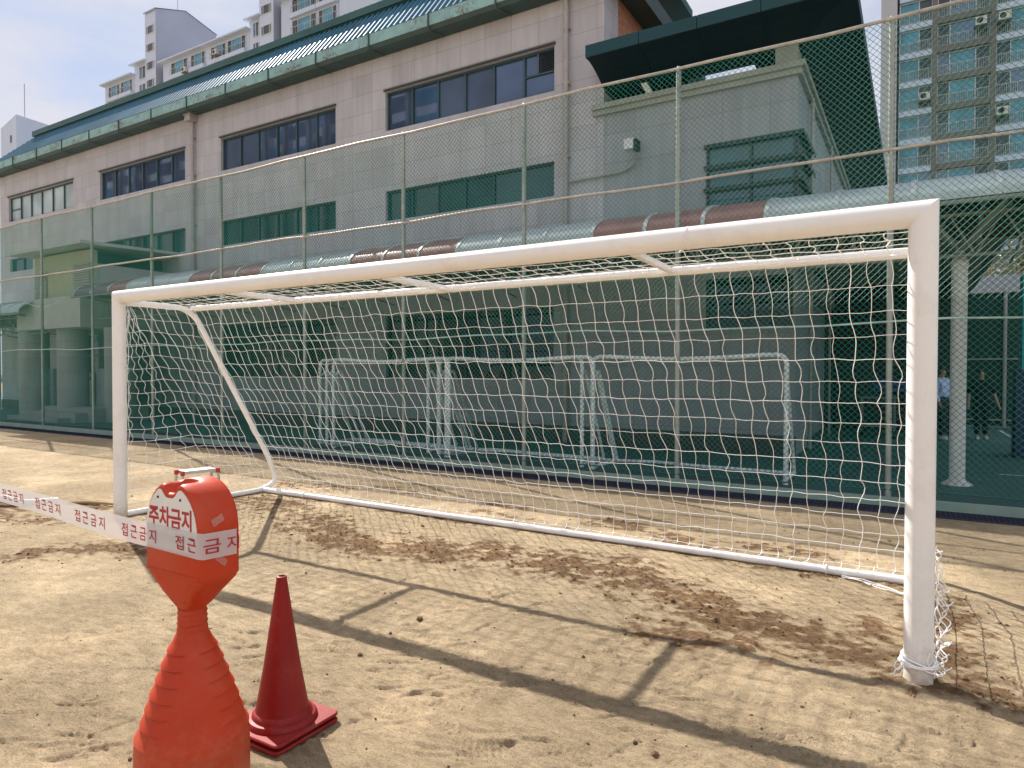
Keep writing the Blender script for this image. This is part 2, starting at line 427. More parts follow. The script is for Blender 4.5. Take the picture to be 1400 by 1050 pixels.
for pts, wd, k in (
    ([(-7.4,5.65),(-6.43,5.34),(-5.5,5.1),(-4.77,4.8),(-4.05,4.9),(-3.51,5.05),(-2.82,5.1),(-2.05,5.15),(-1.46,4.79),(-1.03,4.54),(-.74,4.43)], .42, 1.),
    ([(-1.37,4.05),(-1.,4.08),(-.72,4.31),(-.24,4.3),(.03,4.15),(.3,4.25),(.6,4.1)], .22, 1.),
    ([(.03,4.2),(.17,5.1),(.1,5.9)], .26, 1.), ([(-.15,4.2),(-.2,4.9)], .2, .8),
    ([(-7.94,6.73),(-7.2,6.88),(-6.8,7.0)], .3, .8), ([(-6.5,7.18),(-5.73,7.3)], .26, .8), ([(-4.6,7.1),(-4.1,7.0)], .2, .6),
    ([(-2.9,6.9),(-1.74,6.5),(-1.12,6.66),(-.5,6.6)], .26, .8), ([(-4.5,6.6),(-3.2,6.5)],.16,.6),
    ([(-6.81,3.03),(-6.55,3.3),(-6.2,3.5)], .28, .85), ([(-8.9,3.5),(-8.2,3.7)], .22, .7), ([(-9.7,3.84),(-9.2,3.7)], .25, .9), ([(-9.2,4.5),(-8.5,4.3)], .2, .8),
    ([(-7.7,6.0),(-6.,6.08),(-3.,6.05),(-.1,5.95)], .10, .9), ([(-7.75,4.4),(-7.75,6.)], .16, .6),
    ([(-7.9,4.1),(-7.4,4.2)], .2, .7)):
    d = seg_dist(X+.25*(fbm(X*3, Y*3, 5)-.5), Y+.25*(fbm(X*3, Y*3, 9)-.5), pts)
    soil = np.maximum(soil, k*np.clip(1-d/(wd*1.5), 0, 1))
patch = fbm(X*2.3, Y*2.6, 21, 5)
soil = soil*near
sm = np.clip((soil*1.05 + (patch-.5)*1.6 + (fbm(X*13, Y*18, 61, 5)-.5)*2.6 - .42)/.45, 0, 1)*np.clip(soil*3, 0, 1)
tread = .35+1.5*np.clip((fbm(X*1.1, Y*1.3, 71, 3)-.36)*3, 0, 1)
rough_h = (fbm(X*9, Y*16, 31, 4)-.5)*tread
fine = (fbm(X*46, Y*78, 41, 3)-.5)+.35*(fbm(X*22, Y*40, 43, 2)-.5)
fine = fine*tread
cl = np.clip(fbm(X*17, Y*19, 51, 3)-.56, 0, 1)
Z = near*(.020*(fbm(X*1.3, Y*1.5, 3, 3)-.5) + .012*rough_h + .0075*fine + .030*cl*(.12+sm) + .012*sm*np.abs(fine)*2)
def gouss(px, py, sx, sy, a): return a*np.exp(-((X-px)/sx)**2-((Y-py)/sy)**2)
Z += gouss(.0, 4.12, .28, .16, .022) + gouss(-1.0, 4.06, .2, .12, .03) - gouss(.1, 4.9, .2, .5, .02) + gouss(-1.9, 5.1, .4, .2, .015)
# scuffs: short crescents scraped in the sand
for k in range(1500):
    px = rng.uniform(-4.6, .9); py = rng.uniform(1.4, 5.2); a = rng.normal(0.1, .5); L = rng.uniform(.03, .16); wdt = rng.uniform(.006, .016)
    sel = (np.abs(gx-px) < .3); sy = (np.abs(gy-py) < .3)
    if not sel.any() or not sy.any(): continue
    ix = np.ix_(sy, sel); xx = X[ix]-px; yy = Y[ix]-py
    uu = xx*math.cos(a)+yy*math.sin(a); vv = -xx*math.sin(a)+yy*math.cos(a)+uu*uu*rng.uniform(-2, 2)
    e = np.exp(-(uu/L)**4)
    Z[ix] += e*rng.uniform(.4, 1.3)*(.0075*np.exp(-((vv-wdt)/wdt)**2) - .0075*np.exp(-((vv+wdt*.6)/wdt)**2))
# shoe prints with tread
for px, py, a in ((-3.94,1.62,.3),(-3.72,1.56,.2),(-3.4,1.72,.4),(-2.2,2.5,.5),(-1.98,2.68,.2),(-1.86,2.5,-.3),(-1.6,2.42,.6),(-1.3,2.6,.1),(-1.05,2.35,.4),(-.6,2.7,1.),(-.35,3.3,.3),(-.5,3.75,1.9),(-3.0,2.9,.7),(-2.6,3.3,.2),(-1.5,3.4,.8),(-.1,3.0,.2),(.15,3.6,-.4),(-1.4,2.0,.1),(-.9,1.9,.6)) + tuple((rng.uniform(-4.2, .8), rng.uniform(1.5, 4.6), rng.normal(.3, .9)) for _ in range(46)):
    sel = (np.abs(gx-px) < .22); sy = (np.abs(gy-py) < .22); ix = np.ix_(sy, sel); xx = X[ix]-px; yy = Y[ix]-py
    uu = xx*math.cos(a)+yy*math.sin(a); vv = -xx*math.sin(a)+yy*math.cos(a)
    e = np.clip(1-((uu/.14)**4+(vv/.05)**4), 0, 1)
    rim = np.exp(-((np.sqrt((uu/.15)**2+(vv/.06)**2)-1)/.14)**2)
    Z[ix] += e*(-.004+.0045*np.sign(np.sin(uu*2*math.pi/.032+np.abs(vv)*50))) + rim*.003
Z[Y > 9.04] = -.02
ny, nx = X.shape
me = bpy.data.meshes.new('sand_ground')
co3 = np.stack([X, Y, Z], -1).reshape(-1, 3)
idx = np.arange(nx*ny).reshape(ny, nx)
F = np.stack([idx[:-1, :-1], idx[:-1, 1:], idx[1:, 1:], idx[1:, :-1]], -1).reshape(-1, 4)
me.vertices.add(len(co3)); me.vertices.foreach_set('co', co3.astype(np.float32).ravel())
me.loops.add(F.size); me.loops.foreach_set('vertex_index', F.astype(np.int32).ravel())
me.polygons.add(len(F)); me.polygons.foreach_set('loop_start', (np.arange(len(F))*4).astype(np.int32))
me.polygons.foreach_set('use_smooth', np.ones(len(F), bool))
me.update(calc_edges=True)
at = me.attributes.new('soil', 'FLOAT', 'POINT'); at.data.foreach_set('value', sm.astype(np.float32).ravel())
t = NT('raked_sand')
ta = t.n('ShaderNodeAttribute', attribute_name='soil')
big = t.ramp(t.noise(.55, 5, .6), [(.35, 0.), (.66, 1.)])
c1 = t.mix(big, (.55, .415, .262), (.61, .472, .305))
med = t.ramp(t.noise(7, 7, .68, t.map((1, 1.8, 1))), [(.38, .80), (.62, 1.1)])
c1 = t.mix(1., c1, med, 'MULTIPLY')
spk = t.ramp(t.noise(120, 5, .8), [(.36, .42), (.50, 1.04)])
c1 = t.mix(.85, c1, spk, 'MULTIPLY')
strk = t.ramp(t.noise(19, 8, .74, t.map((1, 2.6, 1)), .6), [(.36, .74), (.54, 1.05)])
c1 = t.mix(.75, c1, strk, 'MULTIPLY')
brn = t.mix(t.ramp(t.noise(26, 5, .7), [(.35, 0.), (.65, 1.)]), (.095, .046, .020), (.29, .17, .085))
c1 = t.mix(t.math('MULTIPLY', ta.outputs['Fac'], .9), c1, brn)
spp = t.n('ShaderNodeSeparateXYZ'); t.l(t.tc.outputs['Object'], spp.inputs[0])
far = t.n('ShaderNodeMapRange'); far.inputs['From Min'].default_value = 44; far.inputs['From Max'].default_value = 48
t.l(spp.outputs[1], far.inputs[0])
c1 = t.mix(far.outputs[0], c1, (.13, .135, .14))          # town asphalt beyond the school
t.base(c1); t.set(Roughness=.95); t.b.inputs['Specular IOR Level'].default_value = .15
hb = t.math('ADD', t.noise(42, 8, .74, t.map((1, 1.9, 1)), .4), t.math('MULTIPLY', t.noise(210, 4, .7), .6))
hb = t.math('MULTIPLY', hb, t.ramp(t.noise(.85, 4, .6), [(.36, .35), (.62, 1.25)]))
t.bump(hb, 1., .036)
me.materials.append(t.m)
g = bpy.data.objects.new('sand_ground', me); col.objects.link(g); tag(g, kind='structure')
M['sand'] = t.m
def gz(x, y):
    return float(Z[min(np.searchsorted(gy, y), ny-1), min(np.searchsorted(gx, x), nx-1)])
# crumbs of soil and small stones
mb = MB()
def clod(x, y, r):
    z = gz(x, y); ph = [(random.random()*.5+.6) for _ in range(14)]
    vs_ = [(x, y, z-r*.3), (x, y, z+r*.75*ph[0])]; q = 1
    for ring, (zz, rr) in enumerate(((-.1, .9), (.4, .75))):
        for k in range(5):
            a = k*1.2566+ring*.6+x*9; vs_.append((x+math.cos(a)*r*rr*ph[q], y+math.sin(a)*r*rr*ph[q], z+zz*r)); q += 1
    fs_ = []
    for k in range(5):
        j = (k+1) % 5
        fs_ += [(0, 2+j, 2+k), (2+k, 2+j, 7+k), (2+j, 7+j, 7+k), (7+k, 7+j, 1)]
    mb.add(vs_, fs_)
n_c = 0
while n_c < 6000:
    x = random.uniform(-9.5, 1.0); y = random.uniform(1.5, 7.6)
    s = sm[min(np.searchsorted(gy, y), ny-1), min(np.searchsorted(gx, x), nx-1)]
    if random.random() < .05+.95*s**1.5:
        clod(x, y, min(.03, .002+random.expovariate(1/.0036)))
        n_c += 1
tag(mb.build('soil_clods', mat('brown_soil_clod', (.13, .072, .036), .95, var=.35, scale=30), angle=0), kind='stuff')

# floor behind the fence, kerb, drain
tag(MB().box(-60, 60, 9.56, 60, -.4, .10).build('court_floor', M['floor'], angle=0), kind='structure')
tag(MB().box(-60, 60, 9.46, 9.558, -.4, .115).build('kerb', M['kerb'], angle=0), kind='structure')
mb = MB(); mb.mi = 0
mb.box(-60, 60, 9.03, 9.455, -.4, -.06); mb.mi = 1
mb.box(-60, 60, 9.03, 9.05, -.055, .014); mb.box(-60, 60, 9.43, 9.45, -.055, .014)
for k in range(4): mb.box(-60, 60, 9.12+k*.08, 9.128+k*.08, -.03, .006)
x = -34.
while x < 4.5:
    mb.box(x, x+.008, 9.051, 9.429, -.035, .010); x += .05 if x > -8 else .1
tag(mb.build('drain_grate', [M['grate_pit'], M['grate']], angle=0), kind='structure')
mb = MB()
mb.add([(2.0,17.0,.104),(2.08,17.0,.104),(1.98,22.5,.104),(1.90,22.5,.104)], [(0,1,2,3)])
mb.add([(1.1,12.6,.104),(6,12.6,.104),(6,12.68,.104),(1.1,12.68,.104)], [(0,1,2,3)])
tag(mb.build('court_line', M['line'], angle=0), kind='structure')

# ------------------------------------------------------------------ soccer goal
GL = Vector((-7.68, 4.20, 0)); GR = Vector((.023, 4.152, 0)); TOPZ = 2.487; PR = .070
goal = empty('soccer_goal', ((GL.x+GR.x)/2, 4.176, 0), 'large white full-size football goal with white net, standing on the sand in the foreground', 'goal')
def mitre_ring(p, n_dir, tdir, r, n=28):
    """cross-section circle of tube along tdir, cut by the plane through p with normal n_dir"""
    tdir = tdir.normalized(); u = Vector((0, 1, 0)); u = (u-tdir*u.dot(tdir)).normalized(); w2 = tdir.cross(u)
    out = []
    for k in range(n):
        a = 2*math.pi*k/n; q = u*math.cos(a)*r+w2*math.sin(a)*r
        s = -(q.dot(n_dir))/tdir.dot(n_dir)
        out.append(p+q+tdir*s)
    return out
D = (GR-GL).normalized(); UP = Vector((0, 0, 1))
TL = GL+UP*TOPZ; TR = GR+UP*TOPZ
nl = (UP-D).normalized(); nr = (UP+D).normalized()
MB().loft([mitre_ring(GL-UP*.15, UP, UP, PR), mitre_ring(TL, (UP+D).normalized(), UP, PR)], True, True, False).build('post', M['white_post'], goal, 40)
MB().loft([mitre_ring(GR-UP*.15, UP, UP, PR), mitre_ring(TR, (UP-D).normalized(), UP, PR)], True, True, False).build('post', M['white_post'], goal, 40)
cmb = MB().loft([mitre_ring(TL, (UP+D).normalized(), D, PR), mitre_ring(TR, (UP-D).normalized(), D, PR)], True, False, False)
cb_ = cmb.build('crossbar', M['white'], goal, 40)
# join sleeve on the crossbar
js = TL.lerp(TR, .838)
MB().tube([js-D*.006, js+D*.006], PR+.0025, 28).build('weld_seam', M['white'], cb_, 40)
YR, ZR = 5.12, 2.43          # rear top rail
YB, ZB = 6.12, .035          # base rail
def sidepipe(x):
    return bend([(x, 4.2, ZR), (x, 4.97, ZR), (x, 5.14, ZR-.10), (x, 6.24, .44), (x, 6.36, .12), (x, 6.12, ZB), (x, 4.24, ZB)], .17, 6)
for xs in (GL.x, GR.x-.02): MB().tube(sidepipe(xs), .034, 14).build('side_pipe', M['white'], goal, 50)
MB().tube([(GL.x, YR-.02, ZR), (GR.x, YR-.05, ZR)], .034, 14).build('rear_rail', M['white'], goal, 50)
br_ = MB().tube([(GL.x, 6.13, ZB), (GR.x-.02, 6.03, ZB)], .033, 14).build('base_rail', M['white'], goal, 50)
for xb in (-5.80, -3.76, -1.60):
    MB().tube([(xb, 4.2, ZR+.004), (xb-.02, YR-.03, ZR+.002)], .028, 12).build('brace', M['white'], goal, 50)
for xc in (-6.85, -.62):
    p = Vector((xc, 6.115-(xc+6.85)*.012, ZB))
    MB().tube([p+Vector((0, math.cos(a)*.040, math.sin(a)*.040)) for a in [k*math.pi/8 for k in range(16)]], .007, 6, closed=True).build('net_ring', M['white'], br_, 60)
    MB().tube([p+Vector((.01, .0, .04)), p+Vector((.02, .02, .075)), p+Vector((.03, .03, .04))], .004, 5)
# the net
NR = .0030
def net_sheet(P, rows, cols, skip=0.0, jit=.010, r=NR, name='net', wob=.016):
    """P(u, v) -> point; rows+1 horizontal and cols+1 vertical cords, knots shifted so that the cords waver"""
    K = {}
    for i in range(rows+1):
        for j in range(cols+1):
            p = Vector(P(j/cols, i/rows))
            edge = i in (0, rows)
            du = ((i % 2)*2-1)*.007 if not edge else 0
            q = Vector(P(min(1, max(0, j/cols+1e-3)), i/rows)); tu = (q-p)
            tu = tu.normalized() if tu.length > 1e-9 else Vector((1, 0, 0))
            K[i, j] = p + tu*du*(.5+random.random()) + Vector((random.gauss(0, jit*.5), random.gauss(0, jit*.6), 0 if edge else random.gauss(0, jit*.35)))
    mb = MB()
    def cord(ids, amp):
        pts = []; Q = [K[q] for q in ids]; Q = [Q[0]]+Q+[Q[-1]]
        for q in range(1, len(Q)-2):
            p0, p1, p2, p3 = Q[q-1:q+3]
            s = Vector((random.gauss(0, 1), random.gauss(0, 1), random.gauss(0, 1)))*(p2-p1).length*amp
            for tt in (0, .25, .5, .75):
                c = .5*((2*p1)+(p2-p0)*tt+(2*p0-5*p1+4*p2-p3)*tt*tt+(3*p1-p0-3*p2+p3)*tt**3)
                pts.append(c+s*math.sin(math.pi*tt))
        pts.append(Q[-1])
        mb.tube(pts, r*random.uniform(.9, 1.1), 4, False)
    for i in range(rows+1): cord([(i, j) for j in range(cols+1)], .025)
    for j in range(cols+1): cord([(i, j) for i in range(rows+1)], .06)
    return mb.build(name, M['net'], goal, 60)
prof = [(5.10, 2.40), (5.17, 2.22), (5.42, 1.70), (5.70, 1.20), (5.98, .72), (6.20, .38), (6.36, .14), (6.30, .04), (6.125, .055)]
def poly(pr, v):
    L = [0]
    for a, b in zip(pr[:-1], pr[1:]): L.append(L[-1]+math.hypot(b[0]-a[0], b[1]-a[1]))
    s = v*L[-1]
    for k in range(len(pr)-1):
        if s <= L[k+1] or k == len(pr)-2:
            q = (s-L[k])/(L[k+1]-L[k]); return (pr[k][0]+(pr[k+1][0]-pr[k][0])*q, pr[k][1]+(pr[k+1][1]-pr[k][1])*q)
def backnet(u, v):
    y, z = poly(prof, v); x = GL.x+.03+u*(GR.x-GL.x-.08)
    lag = .10*math.sin(math.pi*v)*math.sin(u*9.)*.5
    return (x + .05*math.sin(v*3.), y+lag*.6-.05*u*v, max(.012, z))
net_sheet(backnet, 16, 59)
net_sheet(lambda u, v: (GL.x+.05+u*(GR.x-GL.x-.1), 4.25+v*(YR-4.27), ZR-.01-.03*math.sin(math.pi*v)*(.7+.3*math.sin(u*14))), 6, 59, jit=.005)
def sidenet(x0, sg):
    def f(u, v):
        z = 2.40*(1-v)+.04*v
        shift = 1.16*v
        y = 4.30+u*.78+shift
        back = 5.10+1.2*v
        y = min(y, back) if u > .98 else y
        bow = .10*math.sin(math.pi*v)*math.sin(math.pi*min(1, u+.15))
        return (x0+sg*bow*.6, y, z-.10*math.sin(math.pi*v)*u)
    return f
net_sheet(sidenet(GL.x+.01, 1), 17, 7, jit=.010)
net_sheet(sidenet(GR.x+.012, .5), 17, 7, jit=.010)
# gathered part of the side nets between post and first slanting cord
def gather(x0, sg):
    mb = MB()
    for j in range(5):
        pts = []
        for i in range(31):
            v = .02+.97*i/30; z = 2.40*(1-v)+.03*v
            wd = 4.30+1.16*v-4.235; sp_ = wd/5.5
            y = 4.235+sp_*(j+.5)+(.42 if (i+j) % 2 else -.42)*min(sp_, .06)
            pts.append((x0+sg*(.01+.03*random.random()), max(4.225, y), z+random.gauss(0, .008)))
        mb.tube(bend(pts, .03, 2), NR*.85, 4, False)
    for i in range(1, 17):
        v = i/17; z = 2.40*(1-v)+.04*v; lim = 4.30+1.16*v
        mb.tube([(x0, 4.225, z-.015), (x0+sg*.02, 4.23+(lim-4.23)*.35, z-.03), (x0+sg*.02, 4.23+(lim-4.23)*.7, z-.02), (x0+sg*.015, lim, z)], NR*.85, 4, False)
    # cord tied along the post
    mb.tube([(x0+.05*sg, 4.262+.012*math.sin(k*1.7), 2.4-k*.12) for k in range(20)], NR, 4, False)
    mb.build('net', M['net'], goal, 60)
gather(GL.x+.01, 1); gather(GR.x+.01, .6)
# loose bundle of net at the foot of the near post, cord wound round it, cord lying on the sand
mb = MB()
for k in range(5):
    a = k*.05; pts = []
    for i in range(26):
        z = .70*(1-i/25)**1.15+.015
        sp_ = .012+.055*(1-abs(z-.28)/.5)
        pts.append((.088+sp_*(k/4)+.025*math.sin(i*1.9+k*2.1)*(1 if k > 2 else .4), 4.21+.03*math.sin(i*1.3+k)+.006*k, max(.012+gz(.1,4.2), z+.01*math.sin(i*2.7+k*1.3))))
    mb.tube(bend(pts, .03, 3), NR, 5, False)
for k in range(7):
    z = .54-.07*k; x0 = .10+random.uniform(-.01, .02); L = random.uniform(.04, .10)
    mb.tube(bend([(x0, 4.2, z), (x0+L*.6, 4.17+random.uniform(0, .05), z-.055), (x0+L, 4.2, z-.015), (x0+L*.8, 4.24, z-.05), (x0+.02, 4.22, z-.06)], .06, 6), NR, 5, False)
mb.build('net', M['net'], goal, 60)
mb = MB()
for k, (z0, tl, rr) in enumerate(((.135, .03, .080), (.120, -.025, .083), (.105, .015, .080), (.128, -.01, .085), (.09, .035, .078), (.112, .0, .088))):
    mb.tube([(GR.x+math.cos(a)*(rr+.004*math.sin(a*3+k)), GR.y+math.sin(a)*(rr+.003*math.cos(a*2+k)), z0+tl*math.sin(a+k)) for a in [q*2*math.pi/22 for q in range(22)]], .0042, 6, closed=True)
mb.tube(bend([(-.045, 4.09, .12), (-.075, 4.07, .135), (-.088, 4.06, .10), (-.07, 4.08, .075), (-.05, 4.09, .10)], .03, 5), .003, 5)
mb.tube(bend([(-.045, 4.09, .11), (-.080, 4.05, .09), (-.092, 4.05, .05), (-.06, 4.06, .06), (-.04, 4.085, .10)], .03, 5), .003, 5)
mb.tube(bend([(.085, 4.1, .10), (.06, 4.07, .15), (.075, 4.075, .20)], .03, 4), .003, 5)
mb.build('rope_tie', M['net'], goal, 60)
mb = MB()
for k in range(3):
    pts = [(-.50+i*.05, 5.97-.012*i+.016*math.sin(i*.9+k*2)+.016*k-.0024*i*i, gz(-.5+i*.05, 5.9)+.012+.004*k) for i in range(11)]
    mb.tube(pts, .0036, 5, False)
mb.build('loose_cord', M['net'], goal, 60)

# ------------------------------------------------------------------ chain-link fence
FY = 9.60; FZ0, FZ1 = .16, 6.02
fence = empty('chain_link_fence', (-8, FY, .1), 'tall green chain-link fence with galvanised posts on the pale kerb behind the goal', 'fence')
fx = [-26.95, -24.26, -21.57, -18.86, -16.12, -13.43, -10.75, -8.134, -5.566, -2.989, -.3025, 2.38, 5.06]
for x in fx:
    b = MB()
    b.tube([(x+.01, FY+.02, .10), (x, FY+.02, 6.05)], .037, 12)
    b.tube([(x, FY+.02, 6.03), (x, FY+.02, 6.07)], [.042, .02], 12)
    b.build('post', M['post_galv'], fence, 50)
def wav(z, amp, r, name, m, step=.67, ph=0):
    n = int((5.06+26.95)/step); pts = []
    for i in range(n+1):
        x = -26.95+i*(32.01/n)
        pts.append((x, FY-.005, z+amp*math.sin(x*1.1+ph)+amp*.6*math.sin(x*2.7+1)))
    return MB().tube(pts, r, 8).build(name, m, fence, 60)
wav(6.03, .012, .024, 'top_rail', M['rail'])
wav(4.405, .012, .022, 'middle_rail', M['rail'], ph=2)
wav(2.275, .022, .014, 'lower_rail', M['rail_wire'], ph=1)
wav(.19, .012, .010, 'bottom_rail', M['cap'], ph=1)
# clamps where rails meet posts
mb = MB()
for x in fx:
    for z in (4.405, 2.275): mb.tube([(x-.012, FY+.02, z-.03), (x+.012, FY+.02, z-.03)], .045, 10)
mb.build('rail_clamp', M['rail'], fence, 50)
# wires: two families of diagonal strands, softly billowing, plus twisted knots
S = .08; WR = .0036
def by(x, z): return .012*math.sin(x*1.9+z*.7)+.009*math.sin(x*.7-z*2.1+1.3)
vv_, ff_ = [], []
def strand(x0, dirn):
    n = 15; base = len(vv_); H = FZ1-FZ0
    a0, a1 = 0., H
    if dirn > 0: a1 = min(H, 5.06-x0); a0 = max(0, -26.95-x0)
    else: a1 = min(H, x0+26.95); a0 = max(0, x0-5.06)
    if a1-a0 < .1: return
    nx_, nz_ = (-.7071*dirn, .7071)
    for i in range(n+1):
        tt = a0+(a1-a0)*i/n; x = x0+dirn*tt; z = FZ0+tt; y = FY-.002+by(x, z)+.0022*dirn
        for k in range(3):
            a = k*2.0944+1.57; o = math.cos(a)*WR; yy = math.sin(a)*WR
            vv_.append((x+nx_*o, y-yy, z+nz_*o))
    for i in range(n):
        for k in range(3):
            j = (k+1) % 3; p = base+i*3
            ff_.append((p+k, p+j, p+3+j, p+3+k))
x = -26.95-6.0
while x < 5.06: strand(x, 1); x += S
x = -26.95
while x < 5.06+6: strand(x, -1); x += S
mb = MB(); mb.v = vv_; mb.f = ff_; mb.m = [0]*len(ff_)
mb.build('chain_link_mesh', M['wire'], fence, 0)
mb = MB(); kr = .0046
nxk = int((2.2+9.5)/(S/2)); nzk = int((FZ1-FZ0)/(S/2))
xs0 = -26.95-6.0
i0 = int((-9.5-xs0)/(S/2))
for i in range(i0, i0+nxk):
    x = xs0+i*S/2
    for j in range(nzk):
        # '/' strands: x - z' = xs0 + kS ; '\\' strands: x + z' = -26.95 + kS
        if (i-j) % 2: continue
        z = FZ0+j*S/2; y = FY-.002+by(x, z)
        mb.add([(x-kr, y, z), (x, y-kr, z), (x+kr, y, z), (x, y+kr, z), (x, y, z-kr*1.5), (x, y, z+kr*1.5)],
               [(0,1,5),(1,2,5),(2,3,5),(3,0,5),(1,0,4),(2,1,4),(3,2,4),(0,3,4)])
mb.build('wire_knots', M['wire'], fence, 0)

# ------------------------------------------------------------------ school building
BY = 13.5
school = empty('school_building', (-19, BY, .1), 'long grey stone-clad school building with blue metal mansard roof and window bands behind the fence', 'building')
UW = [(-33.03, -27.77), (-25.87, -20.70), (-18.84, -13.83), (-12.02, -7.03)]
ops = []
for a, b in UW: ops.append((a, b, 7.97, 8.99))
for a, b in UW: ops.append((a, b, 5.62, 6.40))
ops[4] = (-32.95, -30.98, 5.85, 6.40)
for a, b in UW[2:]: ops.append((a, b, 1.48, 3.13))
def facade(mb, x0, x1, z0, z1, y, ops, depth=.22):
    xs = sorted({x0, x1} | {q for o in ops for q in o[:2]}); zs = sorted({z0, z1} | {q for o in ops for q in o[2:]})
    for a, b in zip(xs[:-1], xs[1:]):
        for c, d in zip(zs[:-1], zs[1:]):
            if any(o[0] <= a and b <= o[1] and o[2] <= c and d <= o[3] for o in ops): continue
            mb.quad((a, y, c), (b, y, c), (b, y, d), (a, y, d))
    for a, b, c, d in ops:
        mb.quad((a, y, c), (a, y, d), (a, y+depth, d), (a, y+depth, c))
        mb.quad((b, y, c), (b, y+depth, c), (b, y+depth, d), (b, y, d))
        mb.quad((a, y, d), (b, y, d), (b, y+depth, d), (a, y+depth, d))
        mb.quad((a, y, c), (a, y+depth, c), (b, y+depth, c), (b, y, c))
mb = MB()
facade(mb, -33.8, -5.83, 4.6, 10.2, BY, [o for o in ops if o[2] > 4.6])
mb.quad((-33.8, BY, 4.6), (-33.8, 19.4, 4.6), (-33.8, 19.4, 10.2), (-33.8, BY, 10.2))
mb.quad((-5.83, BY, 7.0), (-5.83, 14.28, 7.0), (-5.83, 14.28, 10.2), (-5.83, BY, 10.2))
mb.build('upper_wall', M['granite'], school, 0)
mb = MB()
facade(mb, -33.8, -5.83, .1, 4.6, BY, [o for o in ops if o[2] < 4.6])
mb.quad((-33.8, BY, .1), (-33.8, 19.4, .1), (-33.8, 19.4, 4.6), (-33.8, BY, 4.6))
mb.build('lower_wall', M['granite_shaded'], school, 0)
MB().box(-33.8, -5.83, BY-.03, BY-.001, .1, .46).build('dark_band', M['dark_band'], school, 0)  # dark band along the foot of the wall
MB().box(-5.86, -5.834, 14.29, 19.4, 6.9, 10.2).build('brick_wall', M['brick'], school, 0)
MB().box(-33.7, -5.9, 19.2, 19.4, .1, 10.2).build('rear_wall', M['brick'], school, 0)
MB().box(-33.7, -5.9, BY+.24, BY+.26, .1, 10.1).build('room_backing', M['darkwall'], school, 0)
def window(parent, a, b, c, d, y, cols, fm, pm, fw=.05, transom=None, skip=()):
    f = MB()
    f.box(a, b, y-.04, y+.04, d-fw, d); f.box(a, b, y-.04, y+.04, c, c+fw)
    xs = [a+(b-a)*k/cols for k in range(cols+1)]
    for k, x in enumerate(xs):
        x0 = x if k == 0 else (x-fw if k == cols else x-fw/2)
        f.box(x0, x0+fw, y-.045, y+.041, c+fw, d-fw)
    if transom:
        for k, zt in transom: f.box(xs[k]+fw*.6, xs[k+1]-fw*.6, y-.038, y+.038, zt, zt+fw*.8)
    fo = f.build('window', fm, parent, 0)
    p = MB()
    for k in range(cols):
        if k in skip: continue
        e = .004*math.sin(k*2.3+a)
        p.quad((xs[k], y+e, c), (xs[k+1], y-e, c), (xs[k+1], y-e, d), (xs[k], y+e, d))
    p.build('pane', pm, fo, 0)
    return fo
for k, (a, b) in enumerate(UW):
    fo = window(school, a, b, 7.97, 8.99, BY+.13, 6, M['frame_teal'], M['pane_pale'] if k == 0 else M['pane'], transom=[(5 if k == 3 else 0, 8.45)] if k in (0, 3) else None)
    if k == 3:
        lv = MB(); xa = b-.42
        lv.box(xa-.06, xa-.02, BY+.08, BY+.17, 8.49, 8.94)
        for q in range(11): lv.add([(xa, BY+.09, 8.51+q*.04), (b-.05, BY+.09, 8.51+q*.04), (b-.05, BY+.12, 8.545+q*.04), (xa, BY+.12, 8.545+q*.04)], [(0, 1, 2, 3)])
        lv.build('vent_louver', M['louver'], fo, 0)
    # slim hood over the window band
    MB().box(a-.03, b+.03, BY-.05, BY+.02, 9.0, 9.045).build('drip_hood', M['dark_band'], school, 0)
for o in ops[4:8]:
    window(school, o[0], o[1], o[2], o[3], BY+.13, 2 if o[1]-o[0] < 3 else 6, M['frame_teal'], M['pane_teal'], .04)
for o in ops[8:]:
    window(school, o[0], o[1], o[2], o[3], BY+.13, 4, M['frame_dark'], M['pane_black'], .05)
# gutter
mb = MB(); mb.mi = 0
gz0, gz1 = 9.93, 10.34
mb.box(-34.2, -5.4, 13.03, 13.06, gz0+.12, gz1)
mb.mi = 1
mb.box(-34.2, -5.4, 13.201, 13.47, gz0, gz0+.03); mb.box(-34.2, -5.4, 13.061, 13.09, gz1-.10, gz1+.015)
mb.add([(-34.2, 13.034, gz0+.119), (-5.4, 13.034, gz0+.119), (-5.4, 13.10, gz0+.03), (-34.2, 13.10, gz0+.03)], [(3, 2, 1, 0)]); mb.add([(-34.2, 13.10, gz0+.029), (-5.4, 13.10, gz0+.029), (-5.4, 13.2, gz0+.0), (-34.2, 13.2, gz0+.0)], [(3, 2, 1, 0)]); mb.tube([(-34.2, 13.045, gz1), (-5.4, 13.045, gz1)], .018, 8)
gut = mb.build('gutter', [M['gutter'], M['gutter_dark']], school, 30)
x = -33.4
while x < -5.6:
    b = MB(); b.box(x, x+.035, 13.0, 13.028, gz0-.02, gz1+.02)
    b.add([(x, 13.02, gz0-.03), (x+.035, 13.02, gz0-.03), (x+.22, 13.4, gz0-.06), (x+.185, 13.4, gz0-.06), (x, 13.02, gz0-.004), (x+.035, 13.02, gz0-.004), (x+.22, 13.4, gz0-.03), (x+.185, 13.4, gz0-.03)],
          [(0,1,2,3),(4,7,6,5),(0,4,5,1),(2,6,7,3),(0,3,7,4),(1,5,6,2)])
    b.build('gutter_bracket', M['gutter_dark'], gut, 0); x += 1.93
